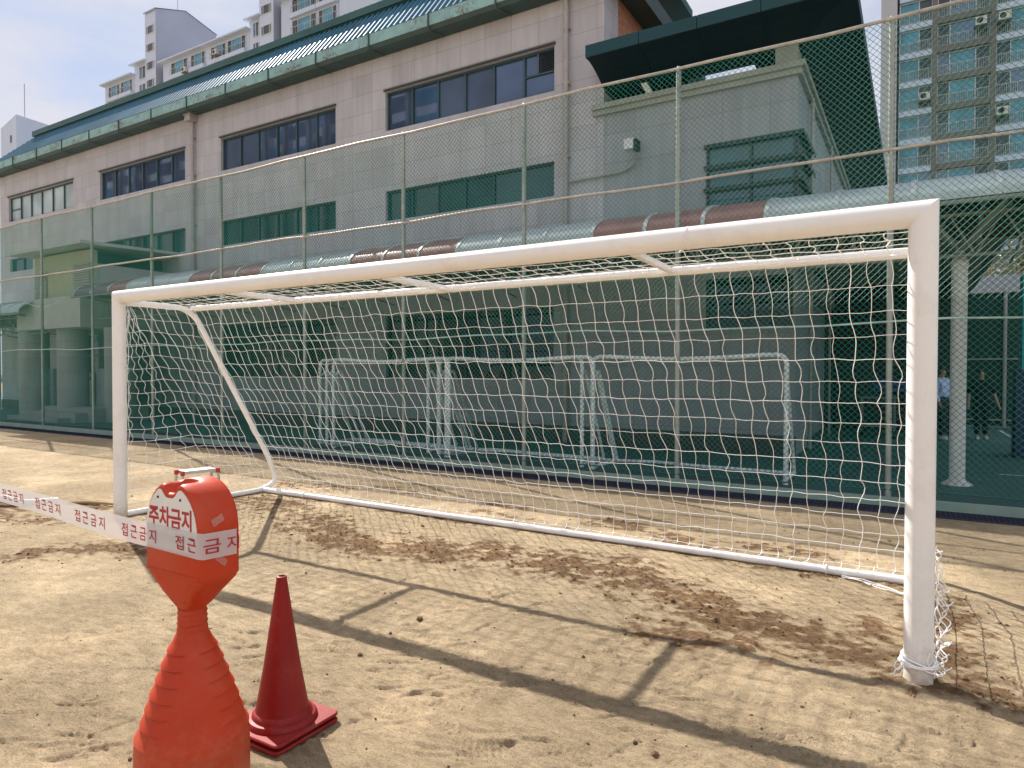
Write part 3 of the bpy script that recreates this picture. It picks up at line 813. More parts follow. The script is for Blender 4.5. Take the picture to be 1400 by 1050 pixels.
# mansard sheet with standing ribs
mb = MB(); x = -33.9; y0, z0, y1, z1 = 13.12, 10.34, 14.0, 11.46
pitch = .205; prev = None
while x < -5.35:
    top0 = max(0, min(1, (x+33.9)/1.9))
    row = []
    for dx, h in ((0, 0), (.115, 0), (.135, .05), (.185, .05), (.205, 0)):
        tt = max(0.02, min(1, (x+dx+33.9)/2.1)); ny_, nz_ = -.786, .618
        row.append(((x+dx, y0+ny_*h, z0+nz_*h), (x+dx, y0+(y1-y0)*tt+ny_*h, z0+(z1-z0)*tt+nz_*h)))
    for a, b in zip(row[:-1], row[1:]): mb.quad(a[0], b[0], b[1], a[1])
    x += pitch
mb.build('mansard_roof', M['roof'], school, 0)
MB().quad((-33.9, 13.12, 10.34), (-31.8, 14.0, 11.46), (-31.8, 18.5, 11.46), (-33.9, 19.4, 10.34)).build('hip_roof', M['roof'], school, 0)
mb = MB(); mb.box(-31.75, -5.4, 13.93, 18.6, 11.44, 11.64)
x = -31.7
while x < -5.5:
    mb.tube([(x, 13.88, 11.66), (x, 14.6, 11.72)], .035, 6); x += .205 if x > -20 else .41
mb.box(-31.78, -5.4, 13.86, 13.928, 11.47, 11.67)
mb.build('roof_cap', M['cap'], school, 0)
MB().box(-5.99, -5.38, 13.5, 19.6, 10.08, 10.26).build('gable_eave', M['cap'], school, 0)
MB().box(-5.378, -5.30, 13.3, 19.6, 10.0, 10.40).build('gable_gutter', M['gutter_dark'], school, 0)
# downpipes
for xp, zt, zb in ((-6.69, 10.2, .1), (-20.15, 9.95, .1)):
    b = MB(); b.tube([(xp, BY-.10, zt), (xp, BY-.10, zb)], .055, 12)
    for zc in (9.2, 8.0, 6.4, 4.8, 3.2, 1.6):
        b.box(xp-.075, xp+.075, BY-.13, BY, zc, zc+.04)
    if xp < -10:
        b.box(xp-.14, xp+.14, BY-.28, BY, 9.72, 9.90); b.box(xp-.17, xp+.17, BY-.31, BY, 9.902, 9.94)
    b.build('downpipe', M['pipe'], school, 40)

# ------------------------------------------------------------------ annex with the dark wing roof
annex = empty('annex_building', (-3.9, BY, .1), 'lower stone annex with overhanging dark teal wing roof at the right end of the school', 'building')
AX0, AX1 = -5.828, -1.945
mb = MB()
facade(mb, AX0, AX1, .1, 7.27, BY, [(-3.62, AX1, 4.88, 6.12), (-3.61, -2.0, 2.5, 3.5)], .05)
# side wall along y, with the wrapped window
def sidewall(y0, y1, z0, z1, x): mb.quad((x, y0, z0), (x, y1, z0), (x, y1, z1), (x, y0, z1))
sidewall(BY, 15.15, .1, 4.88, AX1); sidewall(BY, 15.15, 6.12, 7.27, AX1); sidewall(15.15, 30, 3.4, 7.27, AX1); sidewall(15.15, 30, .1, 3.4, AX1-.3); mb.quad((AX1, 15.15, .1), (AX1-.3, 15.15, .1), (AX1-.3, 15.15, 4.9), (AX1, 15.15, 4.9)); mb.quad((AX1, 15.15, 3.4), (AX1-.3, 15.15, 3.4), (AX1-.3, 30, 3.4), (AX1, 30, 3.4))
mb.quad((AX0, BY+.01, 7.2), (AX1, BY+.01, 7.2), (AX1, 30, 7.2), (AX0, 30, 7.2))
mb.build('wall', M['granite_shaded'], annex, 0)
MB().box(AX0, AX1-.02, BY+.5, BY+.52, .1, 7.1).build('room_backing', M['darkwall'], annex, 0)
MB().box(AX0, AX1+.02, BY-.03, BY-.001, .1, .46).build('dark_band', M['dark_band'], annex, 0)
mb = MB()
mb.box(-6.06, AX1+.14, BY-.14, BY-.002, 7.29, 7.40); mb.box(-6.06, AX1+.08, BY-.08, BY-.002, 7.18, 7.288)
mb.box(AX1+.002, AX1+.14, BY, 30, 7.29, 7.40); mb.box(AX1+.002, AX1+.08, BY, 30, 7.18, 7.288)
mb.build('cornice', M['cornice'], annex, 0)
b = MB(); b.box(-2.345, AX1, BY, BY+.45, 7.40, 8.0); b.box(-2.15, -2.13, BY-.005, BY+.2, 7.40, 8.0)
b.build('roof_pillar', M['cornice'], annex, 0)
# strip windows with dark fins wrapping the corner
f = MB()
for z, p in ((6.08, .12), (5.66, .12), (5.22, .12), (4.86, .10)):
    f.box(-3.66, AX1+p, BY-p*.55, BY+.02, z, z+.075); f.box(AX1-.02, AX1+p, BY+.021, 15.15, z, z+.09)
for x in (-3.62, -2.79): f.box(x, x+.045, BY-.02, BY+.05, 4.95, 6.08)
f.box(AX1-.06, AX1+.012, BY-.012, BY+.05, 4.95, 6.08)
f.box(AX1-.02, AX1+.01, BY+.051, 15.1, 4.95, 6.08)
fo = f.build('window', M['frame_dark'], annex, 0)
p = MB(); p.quad((-3.6, BY+.03, 4.9), (-2.8, BY+.034, 4.9), (-2.8, BY+.034, 6.1), (-3.6, BY+.03, 6.1)); p.quad((-2.77, BY+.034, 4.9), (-2.0, BY+.03, 4.9), (-2.0, BY+.03, 6.1), (-2.77, BY+.034, 6.1))
p.build('pane', M['pane_annex'], fo, 0)
window(annex, -3.61, -2.0, 2.5, 3.5, BY+.03, 2, M['frame_dark'], M['pane_black'], .05)
# wing roof: fascia, coved soffit, opening
mb = MB(); wx0, wx1, wy0, wy1 = -5.86, -.93, 12.6, 30.
fz0, fz1 = 8.07, 8.31
mb.mi = 0
xs_ = [wx0, -4.72, -3.58, -2.44, -1.6, wx1]
for a, b in zip(xs_[:-1], xs_[1:]): mb.box(a+.006, b-.006, wy0, wy0+.05, fz0, fz1)
mb.box(wx0, wx0+.05, wy0+.051, wy1, fz0, fz1); mb.box(wx1-.05, wx1, wy0+.051, wy1, fz0, fz1)
mb.mi = 1
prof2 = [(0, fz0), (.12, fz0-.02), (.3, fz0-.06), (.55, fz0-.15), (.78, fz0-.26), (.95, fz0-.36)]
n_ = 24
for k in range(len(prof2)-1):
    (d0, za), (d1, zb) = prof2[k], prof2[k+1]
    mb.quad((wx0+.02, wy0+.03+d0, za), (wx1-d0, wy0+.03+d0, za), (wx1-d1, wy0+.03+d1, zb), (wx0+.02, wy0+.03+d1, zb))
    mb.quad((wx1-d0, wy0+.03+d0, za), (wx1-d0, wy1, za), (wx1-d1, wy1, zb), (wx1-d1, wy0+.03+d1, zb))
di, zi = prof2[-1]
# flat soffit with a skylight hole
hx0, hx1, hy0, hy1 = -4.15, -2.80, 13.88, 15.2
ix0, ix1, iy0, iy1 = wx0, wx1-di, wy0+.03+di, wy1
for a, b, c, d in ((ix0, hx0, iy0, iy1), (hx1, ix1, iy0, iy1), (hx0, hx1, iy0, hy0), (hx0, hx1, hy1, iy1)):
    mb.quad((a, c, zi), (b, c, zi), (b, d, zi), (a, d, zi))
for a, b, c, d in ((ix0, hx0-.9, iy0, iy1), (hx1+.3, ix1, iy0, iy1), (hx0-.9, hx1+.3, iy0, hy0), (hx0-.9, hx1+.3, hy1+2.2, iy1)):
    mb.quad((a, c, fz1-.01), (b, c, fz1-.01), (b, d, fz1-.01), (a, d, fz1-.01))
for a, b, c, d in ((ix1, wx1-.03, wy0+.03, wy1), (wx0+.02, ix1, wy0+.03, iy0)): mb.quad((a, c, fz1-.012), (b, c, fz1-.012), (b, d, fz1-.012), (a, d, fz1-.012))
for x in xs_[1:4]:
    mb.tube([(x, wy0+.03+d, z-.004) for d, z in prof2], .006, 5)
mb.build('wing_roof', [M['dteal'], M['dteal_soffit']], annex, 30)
# service pipes on the annex side and corner
for px_, py_, rr in ((-1.86, 14.9, .035), (-1.84, 18.2, .03)):
    MB().tube([(px_, py_, .1), (px_, py_, 7.2)], rr, 8).build('downpipe', M['pipe'], annex, 40)
# floodlight and its conduit
fl = empty('wall_floodlight', (-5.0, 13.3, 6.2), 'small white box floodlight on a conduit, on the wall under the wing roof', 'lamp')
MB().box(-5.22, -5.02, 13.12, 13.30, 6.25, 6.46).build('lamp_housing', M['floodlamp'], fl, 0)
MB().box(-5.018, -4.95, 13.14, 13.36, 6.22, 6.44).build('lamp_visor', M['black'], fl, 0)
MB().tube(bend([(-5.06, 13.25, 6.24), (-5.06, 13.40, 6.02), (-5.35, 13.44, 5.90), (-6.62, 13.44, 5.86)], .12, 6), .028, 8).build('conduit', M['pipe'], fl, 40)
fl = empty('roof_floodlight', (-4.8, 13.55, 7.42), 'flat pale floodlight lying on the annex cornice below the wing roof', 'lamp')
MB().add([(-4.98, 13.44, 7.66), (-4.86, 13.44, 7.66), (-4.72, 13.5, 7.42), (-4.86, 13.5, 7.42), (-4.98, 13.5, 7.68), (-4.86, 13.5, 7.68), (-4.72, 13.56, 7.44), (-4.86, 13.56, 7.44)],
         [(0,3,2,1),(4,5,6,7),(0,1,5,4),(1,2,6,5),(2,3,7,6),(3,0,4,7)]).build('lamp_housing', M['floodlamp'], fl, 0)
MB().tube([(-4.85, 13.55, 7.40), (-4.82, 13.55, 7.52)], .02, 6).build('bracket', M['black'], fl, 0)

# ------------------------------------------------------------------ entrance porch
porch = empty('entrance_porch', (-23.3, 11, .1), 'pale two-storey entrance porch with louvres, round columns and steps at the left end', 'porch')
MB().add([(-25.6, 10.38, 5.42), (-21.0, 10.38, 5.42), (-21.0, 13.49, 5.52), (-25.6, 13.49, 5.52), (-25.6, 10.38, 5.51), (-21.0, 10.38, 5.51), (-21.0, 13.49, 5.61), (-25.6, 13.49, 5.61)],
         [(0,3,2,1),(4,5,6,7),(0,1,5,4),(1,2,6,5),(2,3,7,6),(3,0,4,7)]).build('roof', M['porch_pale'], porch, 0)
MB().box(-24.9, -21.45, 10.9, 11.1, 4.0, 5.36).build('front_wall', M['porch_wall'], porch, 0)
MB().box(-21.75, -21.5, 11.102, 13.49, 4.0, 4.96).build('side_wall', M['porch_pale'], porch, 0)
MB().box(-22.2, -22.0, 11.102, 13.49, 4.0, 5.40).build('shade_strip', M['frame_dark'], porch, 0)  # dark strip standing for the shade under the roof slab
for a, b, c, d in ((-24.88, -24.05, 3.98, 4.95), (-22.42, -21.47, 4.15, 5.0)):
    lv = MB()
    lv.box(a, b, 10.84, 10.898, c-.06, c)
    for q in range(int((d-c)/.075)):
        z = c+.02+q*.075; lv.add([(a, 10.84, z), (b, 10.84, z), (b, 10.89, z+.055), (a, 10.89, z+.055), (a, 10.845, z-.012), (b, 10.845, z-.012)], [(0,1,2,3),(4,5,1,0)])
    lv.build('louver', M['porch_pale'], porch, 0)
MB().box(-25.5, -21.52, 10.62, 13.49, 3.0, 3.96).build('beam', M['porch_pale'], porch, 0)
for xc, yc in ((-23.25, 11.25), (-21.15, 11.6), (-25.9, 11.3)):
    MB().lathe([(.44, .1), (.44, 3.0)], xc, yc, 28).build('column', M['column_grey'], porch, 40)
MB().box(-22.45, -21.7, 11.9, 12.1, .5, 3.0).build('wall_panel', M['granite_shaded'], porch, 0)
MB().box(-22.75, -21.72, 11.7, 11.88, .5, 1.75).build('low_wall', M['granite_shaded'], porch, 0)
MB().box(-26.4, -25.3, 11.6, 11.8, .1, 1.75).build('low_wall', M['granite_shaded'], porch, 0)
for k, (a, b, y) in enumerate(((-25.1, -21.9, 10.15), (-24.9, -21.6, 10.5), (-24.3, -21.2, 10.85))):
    MB().box(a, b, y, 12.5-.001*k, .1, .1+.145*(k+1)).build('step', M['concrete'], porch, 0)
dr = MB().box(-25.6, -22.6, 12.9, 12.95, .5, 2.95).build('entrance_glazing', M['pane_black'], porch, 0)
mb = MB()
for x in (-25.6, -24.6, -23.6, -22.62): mb.box(x, x+.06, 12.84, 12.898, .5, 2.95)
mb.box(-25.6, -22.6, 12.84, 12.897, 2.2, 2.26)
mb.build('frame', M['frame_dark'], dr, 0)
pl = empty('planter_box', (-24.9, 12.3, .5), 'grey planter cabinet standing in the porch entrance', 'cabinet')
b = MB(); b.box(-25.3, -24.0, 12.2, 12.7, .5, 1.55); b.box(-25.35, -23.95, 12.15, 12.72, 1.552, 1.62); b.build('cabinet_body', M['concrete'], pl, 0)
b = MB()
for k in range(4): b.box(-25.25+k*.32, -25.0+k*.32, 12.18, 12.198, 1.36, 1.48)
b.build('slots', M['black'], pl, 0)

# ------------------------------------------------------------------ covered walkways
def arch(y0, zl, wdt, rise, n=14):
    return [(y0+wdt*(.5-.5*math.cos(math.pi*k/n)), zl+rise*math.sqrt(max(0, 1-math.cos(math.pi*k/n)**2))) for k in range(n+1)]
def walkway(name, label, x0, npan, pitch_, colors, z_low, wing=False):
    root = empty(name, (x0+npan*pitch_/2, 11.7, .1), label, 'canopy', 'covered walkways')
    A = arch(10.2, z_low, 3.1, .52)
    for k in range(npan):
        a, b = x0+k*pitch_, x0+(k+1)*pitch_
        mb = MB()
        up = [(y, z) for y, z in A]; dn = [(y, z-.014) for y, z in A][::-1]
        ring = up+dn
        mb.loft([[(a+.02, y, z) for y, z in ring], [(b-.02, y, z) for y, z in ring]], True, True, True)
        mb.build('roof_panel', M[colors(k)], root, 30)
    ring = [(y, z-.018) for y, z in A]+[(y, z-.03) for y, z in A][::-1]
    MB().loft([[(x0+.04, y, z) for y, z in ring], [(x0+npan*pitch_-.04, y, z) for y, z in ring]], True, True, True).build('shade_sheet', M['canopy_dark'], root, 30)  # invented dark sheet that darkens the vault and blocks daylight below
    for k in range(npan+1):
        x = x0+k*pitch_; mb = MB()
        ring = [(y, z+.022) for y, z in A]+[(y, z-.035) for y, z in A][::-1]
        mb.loft([[(x-.03, y, z) for y, z in ring], [(x+.03, y, z) for y, z in ring]], True, True, True)
        mb.build('rib', M['rib'], root, 30)
    xa, xb = x0-.1, x0+npan*pitch_+.1
    mb = MB()
    for y, z in ((10.2, z_low-.03), (13.28, z_low-.03), (10.9, z_low+.27), (11.7, z_low+.42), (12.5, z_low+.27)):
        mb.tube([(xa, y, z-.03), (xb, y, z-.03)], .028, 6)
    mb.build('purlins', M['truss'], root, 40)
    mb = MB()       # lattice girder along the walkway
    zt, zb = z_low-.06, z_low-.62
    for yy in (11.0,):
        mb.tube([(xa, yy, zt), (xb, yy, zt)], .03, 6); mb.tube([(xa, yy, zb), (xb, yy, zb)], .03, 6)
        n = int((xb-xa)/.6); st = (xb-xa)/n
        for q in range(n):
            a = xa+q*st
            mb.tube([(a, yy, zb), (a+st/2, yy, zt)], .016, 5); mb.tube([(a+st/2, yy, zt), (a+st, yy, zb)], .016, 5)
    mb.build('lattice_girder', M['truss'], root, 40)
    x = x0+.4
    while x < xb:
        mb = MB(); mb.tube([(x, 10.22, z_low-.04), (x, 13.3, z_low-.5)], .02, 5); mb.tube([(x, 10.22, z_low-.04), (x, 13.3, z_low-.06)], .022, 5); x += pitch_*2
        mb.build('wall_bracket', M['truss'], root, 40)
    return root
PITCH = .9125; X_R = .853+3*PITCH
NP = 27
def cpat(k):
    # counted from the right: panels right of x=-1.89 are clear, then threes
    xr = X_R-(NP-k-.5)*PITCH
    q = int(math.floor((-1.892-xr)/PITCH+1e-6))
    if xr > -1.892: return 'canopy_clear'
    grp = q//3
    if k < 2: return 'canopy_brown_shaded'
    return 'canopy_brown' if grp % 2 == 0 else 'canopy_clear'
wk = walkway('covered_walkway', 'long barrel-vault walkway canopy with alternating brown and clear panels, behind the fence', X_R-NP*PITCH, NP, PITCH, cpat, 3.87)
wk2 = walkway('covered_walkway', 'short pale walkway canopy left of the entrance porch', -34, 11, .87, lambda k: 'canopy_clear', 3.55)
def ycolumn(root, x, y, zt=3.12):
    b = MB(); b.lathe([(.19, .1), (.185, .112), (.112, .16), (.096, .19), (.098, zt), (.11, zt), (.11, zt+.05), (.07, zt+.16), (.03, zt+.25)], x, y, 18)
    c = b.build('column', M['col_white'], root, 40)
    b = MB()
    zt2 = zt+.22
    for dx, dy in ((.62, -.4), (-.62, .4), (.62, .4), (-.62, -.4)):
        b.tube([(x, y, zt2), (x+dx, y+dy*1.6, zt+.95)], .035, 7)
    b.build('branch', M['truss'], c, 40)
ycolumn(wk, .495, 11.2)
# the wing of the walkway that runs back beside the annex
wing = empty('rear_walkway', (-.2, 17, .1), 'dark-roofed covered passage running back beside the annex, on white columns', 'canopy', 'covered walkways')
MB().box(-1.9, 1.28, 13.32, 23.4, 4.05, 4.09).build('roof_sheet', M['canopy_dark'], wing, 0)
mb = MB()
for y in np.arange(13.4, 23.3, .55): mb.box(-1.9, 1.27, y, y+.06, 3.96, 4.045)
mb.build('purlins', M['truss'], wing, 0)
mb = MB()
for x in (-1.8, -.6, .495, 1.2): mb.box(x-.04, x+.04, 13.33, 23.4, 3.82, 3.955)
mb.build('beams', M['truss'], wing, 0)

# cable slung by the porch
tag(MB().tube([(-23.9+k*.25, 10.15, 3.83-.22*math.sin(math.pi*k/10)) for k in range(11)], .012, 5).build('slung_cable', M['pale_tube'], None, 60), 'thin pale cable sagging between two walkway canopies beside the porch beam', 'cable')

# ------------------------------------------------------------------ far end of the passage
bw = empty('passage_end_wall', (-.6, 20.5, .1), 'dark wall with a blue notice board closing the end of the covered passage', 'wall')
MB().box(-2.2, 1.0, 20.45, 20.6, .1, 4.1).build('wall_face', M['darkwall'], bw, 0)
MB().box(-1.0, .8, 20.38, 20.448, 1.15, 1.5).build('notice_board', M['board_blue'], bw, 0)
MB().box(-1.9, -.9, 20.40, 20.448, .2, 2.2).build('door', M['frame_dark'], bw, 0)
rc = empty('parked_cart', (-.75, 18.6, .1), 'grey wheeled cart standing in the dark passage', 'cart')
b = MB(); b.box(-1.2, -.4, 18.3, 18.9, .35, .42)
for x in (-1.15, -.45):
    for y in (18.35, 18.85): b.tube([(x, y, .2), (x, y, 1.05)], .02, 6)
b.tube([(-1.2, 18.3, 1.05), (-.4, 18.3, 1.05)], .02, 6); b.tube([(-1.2, 18.9, 1.05), (-.4, 18.9, 1.05)], .02, 6)
b.build('frame', M['truss'], rc, 40)
for x in (-1.15, -.45):
    for y in (18.35, 18.85): MB().tube([(x-.02, y, .17), (x+.02, y, .17)], .07, 12).build('wheel', M['black'], rc, 40)
sf = empty('screen_fence', (3, 23.5, .1), 'dark green screen-cloth fence on a thin pipe frame at the back of the court', 'fence')
MB().box(1.0, 9, 23.56, 23.58, .15, 3.95).build('screen_cloth', M['screen'], sf, 0)
mb = MB()
for z in (.32, 2.05, 3.95): mb.tube([(1.0, 23.5, z), (9, 23.5, z)], .022, 6)
mb.build('rail', M['pipe'], sf, 40)
for x in (1.05, 2.13, 4.9, 7.6): MB().tube([(x, 23.5, .1), (x, 23.5, 4.05)], .05, 8).build('post', M['pipe'], sf, 40)
sh = empty('shed', (4.5, 31, .1), 'low shed with purple-grey roof behind the screen fence', 'shed')
MB().box(1.6, 9, 30, 35, .1, 4.3).build('wall', M['apt_stone'], sh, 0)
MB().add([(1.3, 29.5, 4.35), (9.3, 29.5, 4.35), (9.3, 32.5, 5.5), (1.3, 32.5, 5.5), (1.3, 35.5, 4.3), (9.3, 35.5, 4.3), (1.3, 29.5, 4.2), (9.3, 29.5, 4.2)], [(0,1,2,3),(3,2,5,4),(6,7,1,0)]).build('roof', M['shed_roof'], sh, 0)
def tree(name, label, x, y, h, cr, n):
    rt = empty(name, (x, y, 0), label, 'tree')
    b = MB(); b.tube([(x, y, 0), (x+.05, y, h*.3), (x+.12, y+.05, h*.62), (x+.1, y, h*.9)], [.2, .17, .12, .04], 9)
    for k in range(9):
        a = k*2.4; z = h*(.42+.05*k); L = cr*(.9-.05*k)
        b.tube([(x+.08, y, z), (x+math.cos(a)*L*.5, y+math.sin(a)*L*.5, z+.5), (x+math.cos(a)*L, y+math.sin(a)*L, z+.8)], [.07, .045, .015], 6)
    b.build('trunk', M['bark'], rt, 60)
    b = MB()
    cl_ = [(random.gauss(0, cr*.5), random.gauss(0, cr*.5), random.uniform(-.45, .5)*cr*1.3) for _ in range(34)]
    for k in range(n):
        c = random.choice(cl_); s = cr*.22
        p = Vector((x+c[0]+random.gauss(0, s), y+c[1]+random.gauss(0, s), h*.75+c[2]+random.gauss(0, s)))
        a = Vector((random.gauss(0, 1), random.gauss(0, 1), random.gauss(0, 1))).normalized(); bq = a.orthogonal().normalized(); L = random.uniform(.05, .10)
        b.mi = 0 if random.random() < .6 else 1
        b.add([p-a*L, p+bq*L*.45, p+a*L, p-bq*L*.45], [(0, 1, 2, 3)])
    b.build('crown', [M['leaf_a'], M['leaf_b']], rt, 0)
tree('tree', 'olive and rust leaved tree rising behind the purple-grey shed roof', 3.9, 37.5, 8.4, 2.3, 5200)
pp = empty('padded_post', (1.95, 15.5, .1), 'tall padded court post, navy below and teal above, at the right edge', 'post')
MB().box(1.56, 2.3, 15.3, 15.9, .1, 1.72).build('lower_padding', M['pad_navy'], pp, 0)
MB().box(1.65, 2.2, 15.35, 15.8, 1.722, 3.5).build('upper_padding', M['pad_teal'], pp, 0)
MB().tube([(1.97, 15.6, 3.5), (1.97, 15.6, 5.2)], .08, 10).build('pole', M['pipe'], pp, 40)

# ------------------------------------------------------------------ small goals behind the fence
def small_goal():
    root = empty('handball_goal', (0, 0, .1))
    W = 2.92; H = 1.80; r = .034
    sag = lambda t: -.045*math.sin(math.pi*t)
    pts = [(0, 0, .1), (0, 0, .1+H-.16)]
    cor = [(0, 0, .1+H-.2), (0, 0, .1+H), (.28, 0, .1+H)]
    b = MB(); b.tube([(0, 0, .1), (0, 0, .1+H-.28)], r, 10); b.build('post', M['pale_tube'], root, 40)
    b = MB(); b.tube([(W, 0, .1), (W, 0, .1+H-.28)], r, 10); b.build('post', M['pale_tube'], root, 40)
    top = bend([(0, 0, .1+H-.30), (0, 0, .1+H), (.3, 0, .1+H)], .3, 8)[0:-1]
    mid = [(.3+(W-.6)*k/10, 0, .1+H+sag(k/10)) for k in range(11)]
    top2 = bend([(W-.3, 0, .1+H), (W, 0, .1+H), (W, 0, .1+H-.30)], .3, 8)[1:]
    b = MB(); b.tube(top+mid+top2, r, 10); b.build('crossbar', M['pale_tube'], root, 40)
    for x in (0.03, W-.03):
        b = MB(); b.tube(bend([(x, .02, .1+H-.32), (x, .16, .1+H-.20), (x, .26, .1+H-.36), (x, .98, .14), (x, .9, .13), (x, .02, .13)], .10, 5), r*.75, 8); b.build('side_frame', M['pale_tube'], root, 40)
    b = MB(); b.tube([(0.03, .95, .13), (W*.25, .98, .15), (W*.5, .97, .135), (W-.03, .95, .13)], r*.8, 8); b.build('base_rail', M['pale_tube'], root, 40)
    return root
sg0 = small_goal()
GG = 'small goals stored behind the fence'
labs = (((-10.95, 10.22), 'pale blue-white small goal at the back of the left stack of three behind the fence'),
        ((-10.58, 10.06), 'middle pale small goal of the left stack of three behind the fence'),
        ((-10.22, 9.90), 'front pale small goal of the left stack of three behind the fence'),
        ((-7.62, 10.04), 'rear pale small goal of the middle pair behind the fence'),
        ((-7.36, 9.90), 'front pale small goal of the middle pair behind the fence'),
        ((-4.46, 9.92), 'single pale small goal standing rightmost behind the fence'))
for k, ((x, y), lb) in enumerate(labs):
    o = sg0 if k == 0 else copy_tree(sg0)
    o.location = (x, y, .1); tag(o, lb, 'goal', GG)

# ------------------------------------------------------------------ text
def text_tris(s, size, bold=0.):
    cu = bpy.data.curves.new('txt', 'FONT'); cu.body = s; cu.size = size; cu.offset = bold; cu.resolution_u = 3
    o = bpy.data.objects.new('txt', cu); col.objects.link(o)
    dg = bpy.context.evaluated_depsgraph_get(); dg.update()
    m = bpy.data.meshes.new_from_object(o.evaluated_get(dg))
    v = [(p.co.x, p.co.y) for p in m.vertices]; f = [tuple(q.vertices) for q in m.polygons]
    bpy.data.objects.remove(o); bpy.data.meshes.remove(m)
    return v, f
def fit_text(s, w_, h_, bold=0.):
    v, f = text_tris(s, 1., bold)
    x0 = min(p[0] for p in v); x1 = max(p[0] for p in v); y0 = min(p[1] for p in v); y1 = max(p[1] for p in v)
    return [((p[0]-x0)/(x1-x0)*w_, (p[1]-y0)/(y1-y0)*h_) for p in v], f

# ------------------------------------------------------------------ no-parking stand
BX, BYc = -2.455, 1.62
bar = empty('parking_barrier', (BX, BYc, 0), 'orange-red plastic no-parking stand with white sign plate and bell-shaped base', 'barrier')
HX0, HX1, HY0, HY1 = BX-.172, BX+.180, 1.532, 1.708
ZS, ZT = .865, 1.045           # straight sides up to ZT, arch above, top 1.225
def arch_z(t):                 # t in -1..1
    return ZT + .185*math.sqrt(max(0, 1-abs(t)**2.1))
def head_ring(y, inset, dip):
    cx = (HX0+HX1)/2; hw = (HX1-HX0)/2-inset
    pts = []
    for k in range(9): pts.append((cx-hw, y, ZS+inset*.6+(ZT-ZS)*k/9))
    for k in range(41):
        t = -math.cos(math.pi*k/40); z = arch_z(t)-inset*.8
        d = dip*math.exp(-((t+.03)/.25)**4)
        pts.append((cx+hw*t, y, z-d))
    for k in range(9): pts.append((cx+hw, y, ZT-(ZT-ZS)*(k)/9))
    pts.append((cx+hw, y, ZS+inset*.6)); 
    return pts
mb = MB()
ry = [(HY0, .012, .044), (HY0+.004, .005, .046), (HY0+.014, 0, .048), (HY0+.04, 0, .056), (HY0+.07, 0, .058), (HY0+.083, 0, .03), (HY0+.093, 0, .004), (HY0+.11, 0, 0), (HY1-.014, 0, 0), (HY1-.004, .006, 0), (HY1, .016, 0)]
mb.loft([head_ring(*q) for q in ry], True, True, True)
# funnel below the head to the neck
def sq(zc, hx, hy, cx, cy, p):
    out = []
    for k in range(40):
        a = 2*math.pi*(k+.5)/40; c, s = math.cos(a), math.sin(a)
        m = (abs(c)**p+abs(s)**p)**(-1/p)
        out.append((cx+hx*c*m, cy+hy*s*m, zc))
    return out
hcx, hcy = (HX0+HX1)/2, (HY0+HY1)/2
hx, hy = (HX1-HX0)/2, (HY1-HY0)/2
rings = [sq(ZS+.02, hx-.004, hy-.004, hcx, hcy, 14), sq(ZS, hx-.001, hy-.001, hcx, hcy, 14), sq(ZS-.012, hx-.004, hy-.003, hcx, hcy, 12), sq(.79, hx*.60, hy*.86, hcx, hcy, 7), sq(.738, .064, .058, hcx, hcy, 3.5), sq(.722, .053, .053, hcx, hcy, 2.0)]
mb.loft(rings, True, False, False)
mb.build('sign_head', M['orange'], bar, 32)
# raised rib line under the front face and the recessed triangle
mb = MB()
mb.tube([(HX0+.01, HY0-.001, ZS+.008), (HX1-.01, HY0-.001, ZS+.008)], .004, 6)
mb.tube([(hcx-.10, HY0+.006, .845), (hcx-.036, hcy-.062, .757), (hcx+.036, hcy-.062, .757), (hcx+.10, HY0+.006, .845)], .0035, 6)
mb.build('moulded_rib', M['orange'], bar, 60)
# neck and bell body with stepped rings broken by a smooth panel in front
prof3 = []
def body_r(z):
    ks = [(.0, .208), (.02, .212), (.20, .210), (.235, .204), (.262, .192), (.40, .148), (.54, .096), (.62, .060), (.64, .053), (.74, .050)]
    for (a, ra), (b, rb) in zip(ks[:-1], ks[1:]):
        if a <= z <= b: return ra+(rb-ra)*(z-a)/(b-a)
    return ks[-1][1]
zs = sorted(set([0, .012, .02] + [.02+.006*k for k in range(118)]))
rings = []
N = 72
for z in zs:
    ring = []
    for k in range(N):
        a = 2*math.pi*k/N
        r = body_r(z)
        if .23 < z < .585:
            half = .22+.55*(.585-z)/.35
            da = abs((a-R(-33)+math.pi) % (2*math.pi)-math.pi)
            m = min(1, max(0, (da-half)/.07))
            stp = ((z-.23) % .055)/.055
            r += m*(.010*(1-stp)-.004)
        elif .63 < z < .73:
            stp = ((z-.63) % .021)/.021
            r += .005*(1-abs(stp-.5)*2)
        if z < .012: r -= .012
        ring.append((BX+r*math.cos(a), BYc+r*math.sin(a), z+gz(BX, BYc)))
    rings.append(ring)
MB().loft(rings, True, True, False).build('bell_base', M['orange'], bar, 45)
# plate
mb = MB(); pts = []
def plate_outline(ins):
    cx = hcx; hw = (HX1-HX0)/2-.014-ins; out = [(cx-hw, .965)]
    for k in range(33):
        t = -math.cos(math.pi*k/32); z = arch_z(t)-.016-ins
        z -= .050*math.exp(-((t+.03)/.30)**4)
        out.append((cx+hw*t, z))
    out.append((cx+hw, .965)); return out
po = plate_outline(0)
mb.add([(x, HY0-.0005, z) for x, z in po]+[(x, HY0-.004, z) for x, z in po], [tuple(range(len(po), 2*len(po)))]+[(k, (k+1) % len(po), len(po)+(k+1) % len(po), len(po)+k) for k in range(len(po))])
plate = mb.build('sign_plate', M['plate'], bar, 0)
v, f = fit_text('주차금지', .276, .084, .030)
MB().add([(hcx-.142+a, HY0-.0048, 1.046+b) for a, b in v], f).build('lettering', M['redtext'], plate, 0)
v, f = fit_text('부탁드립니다', .19, .026)
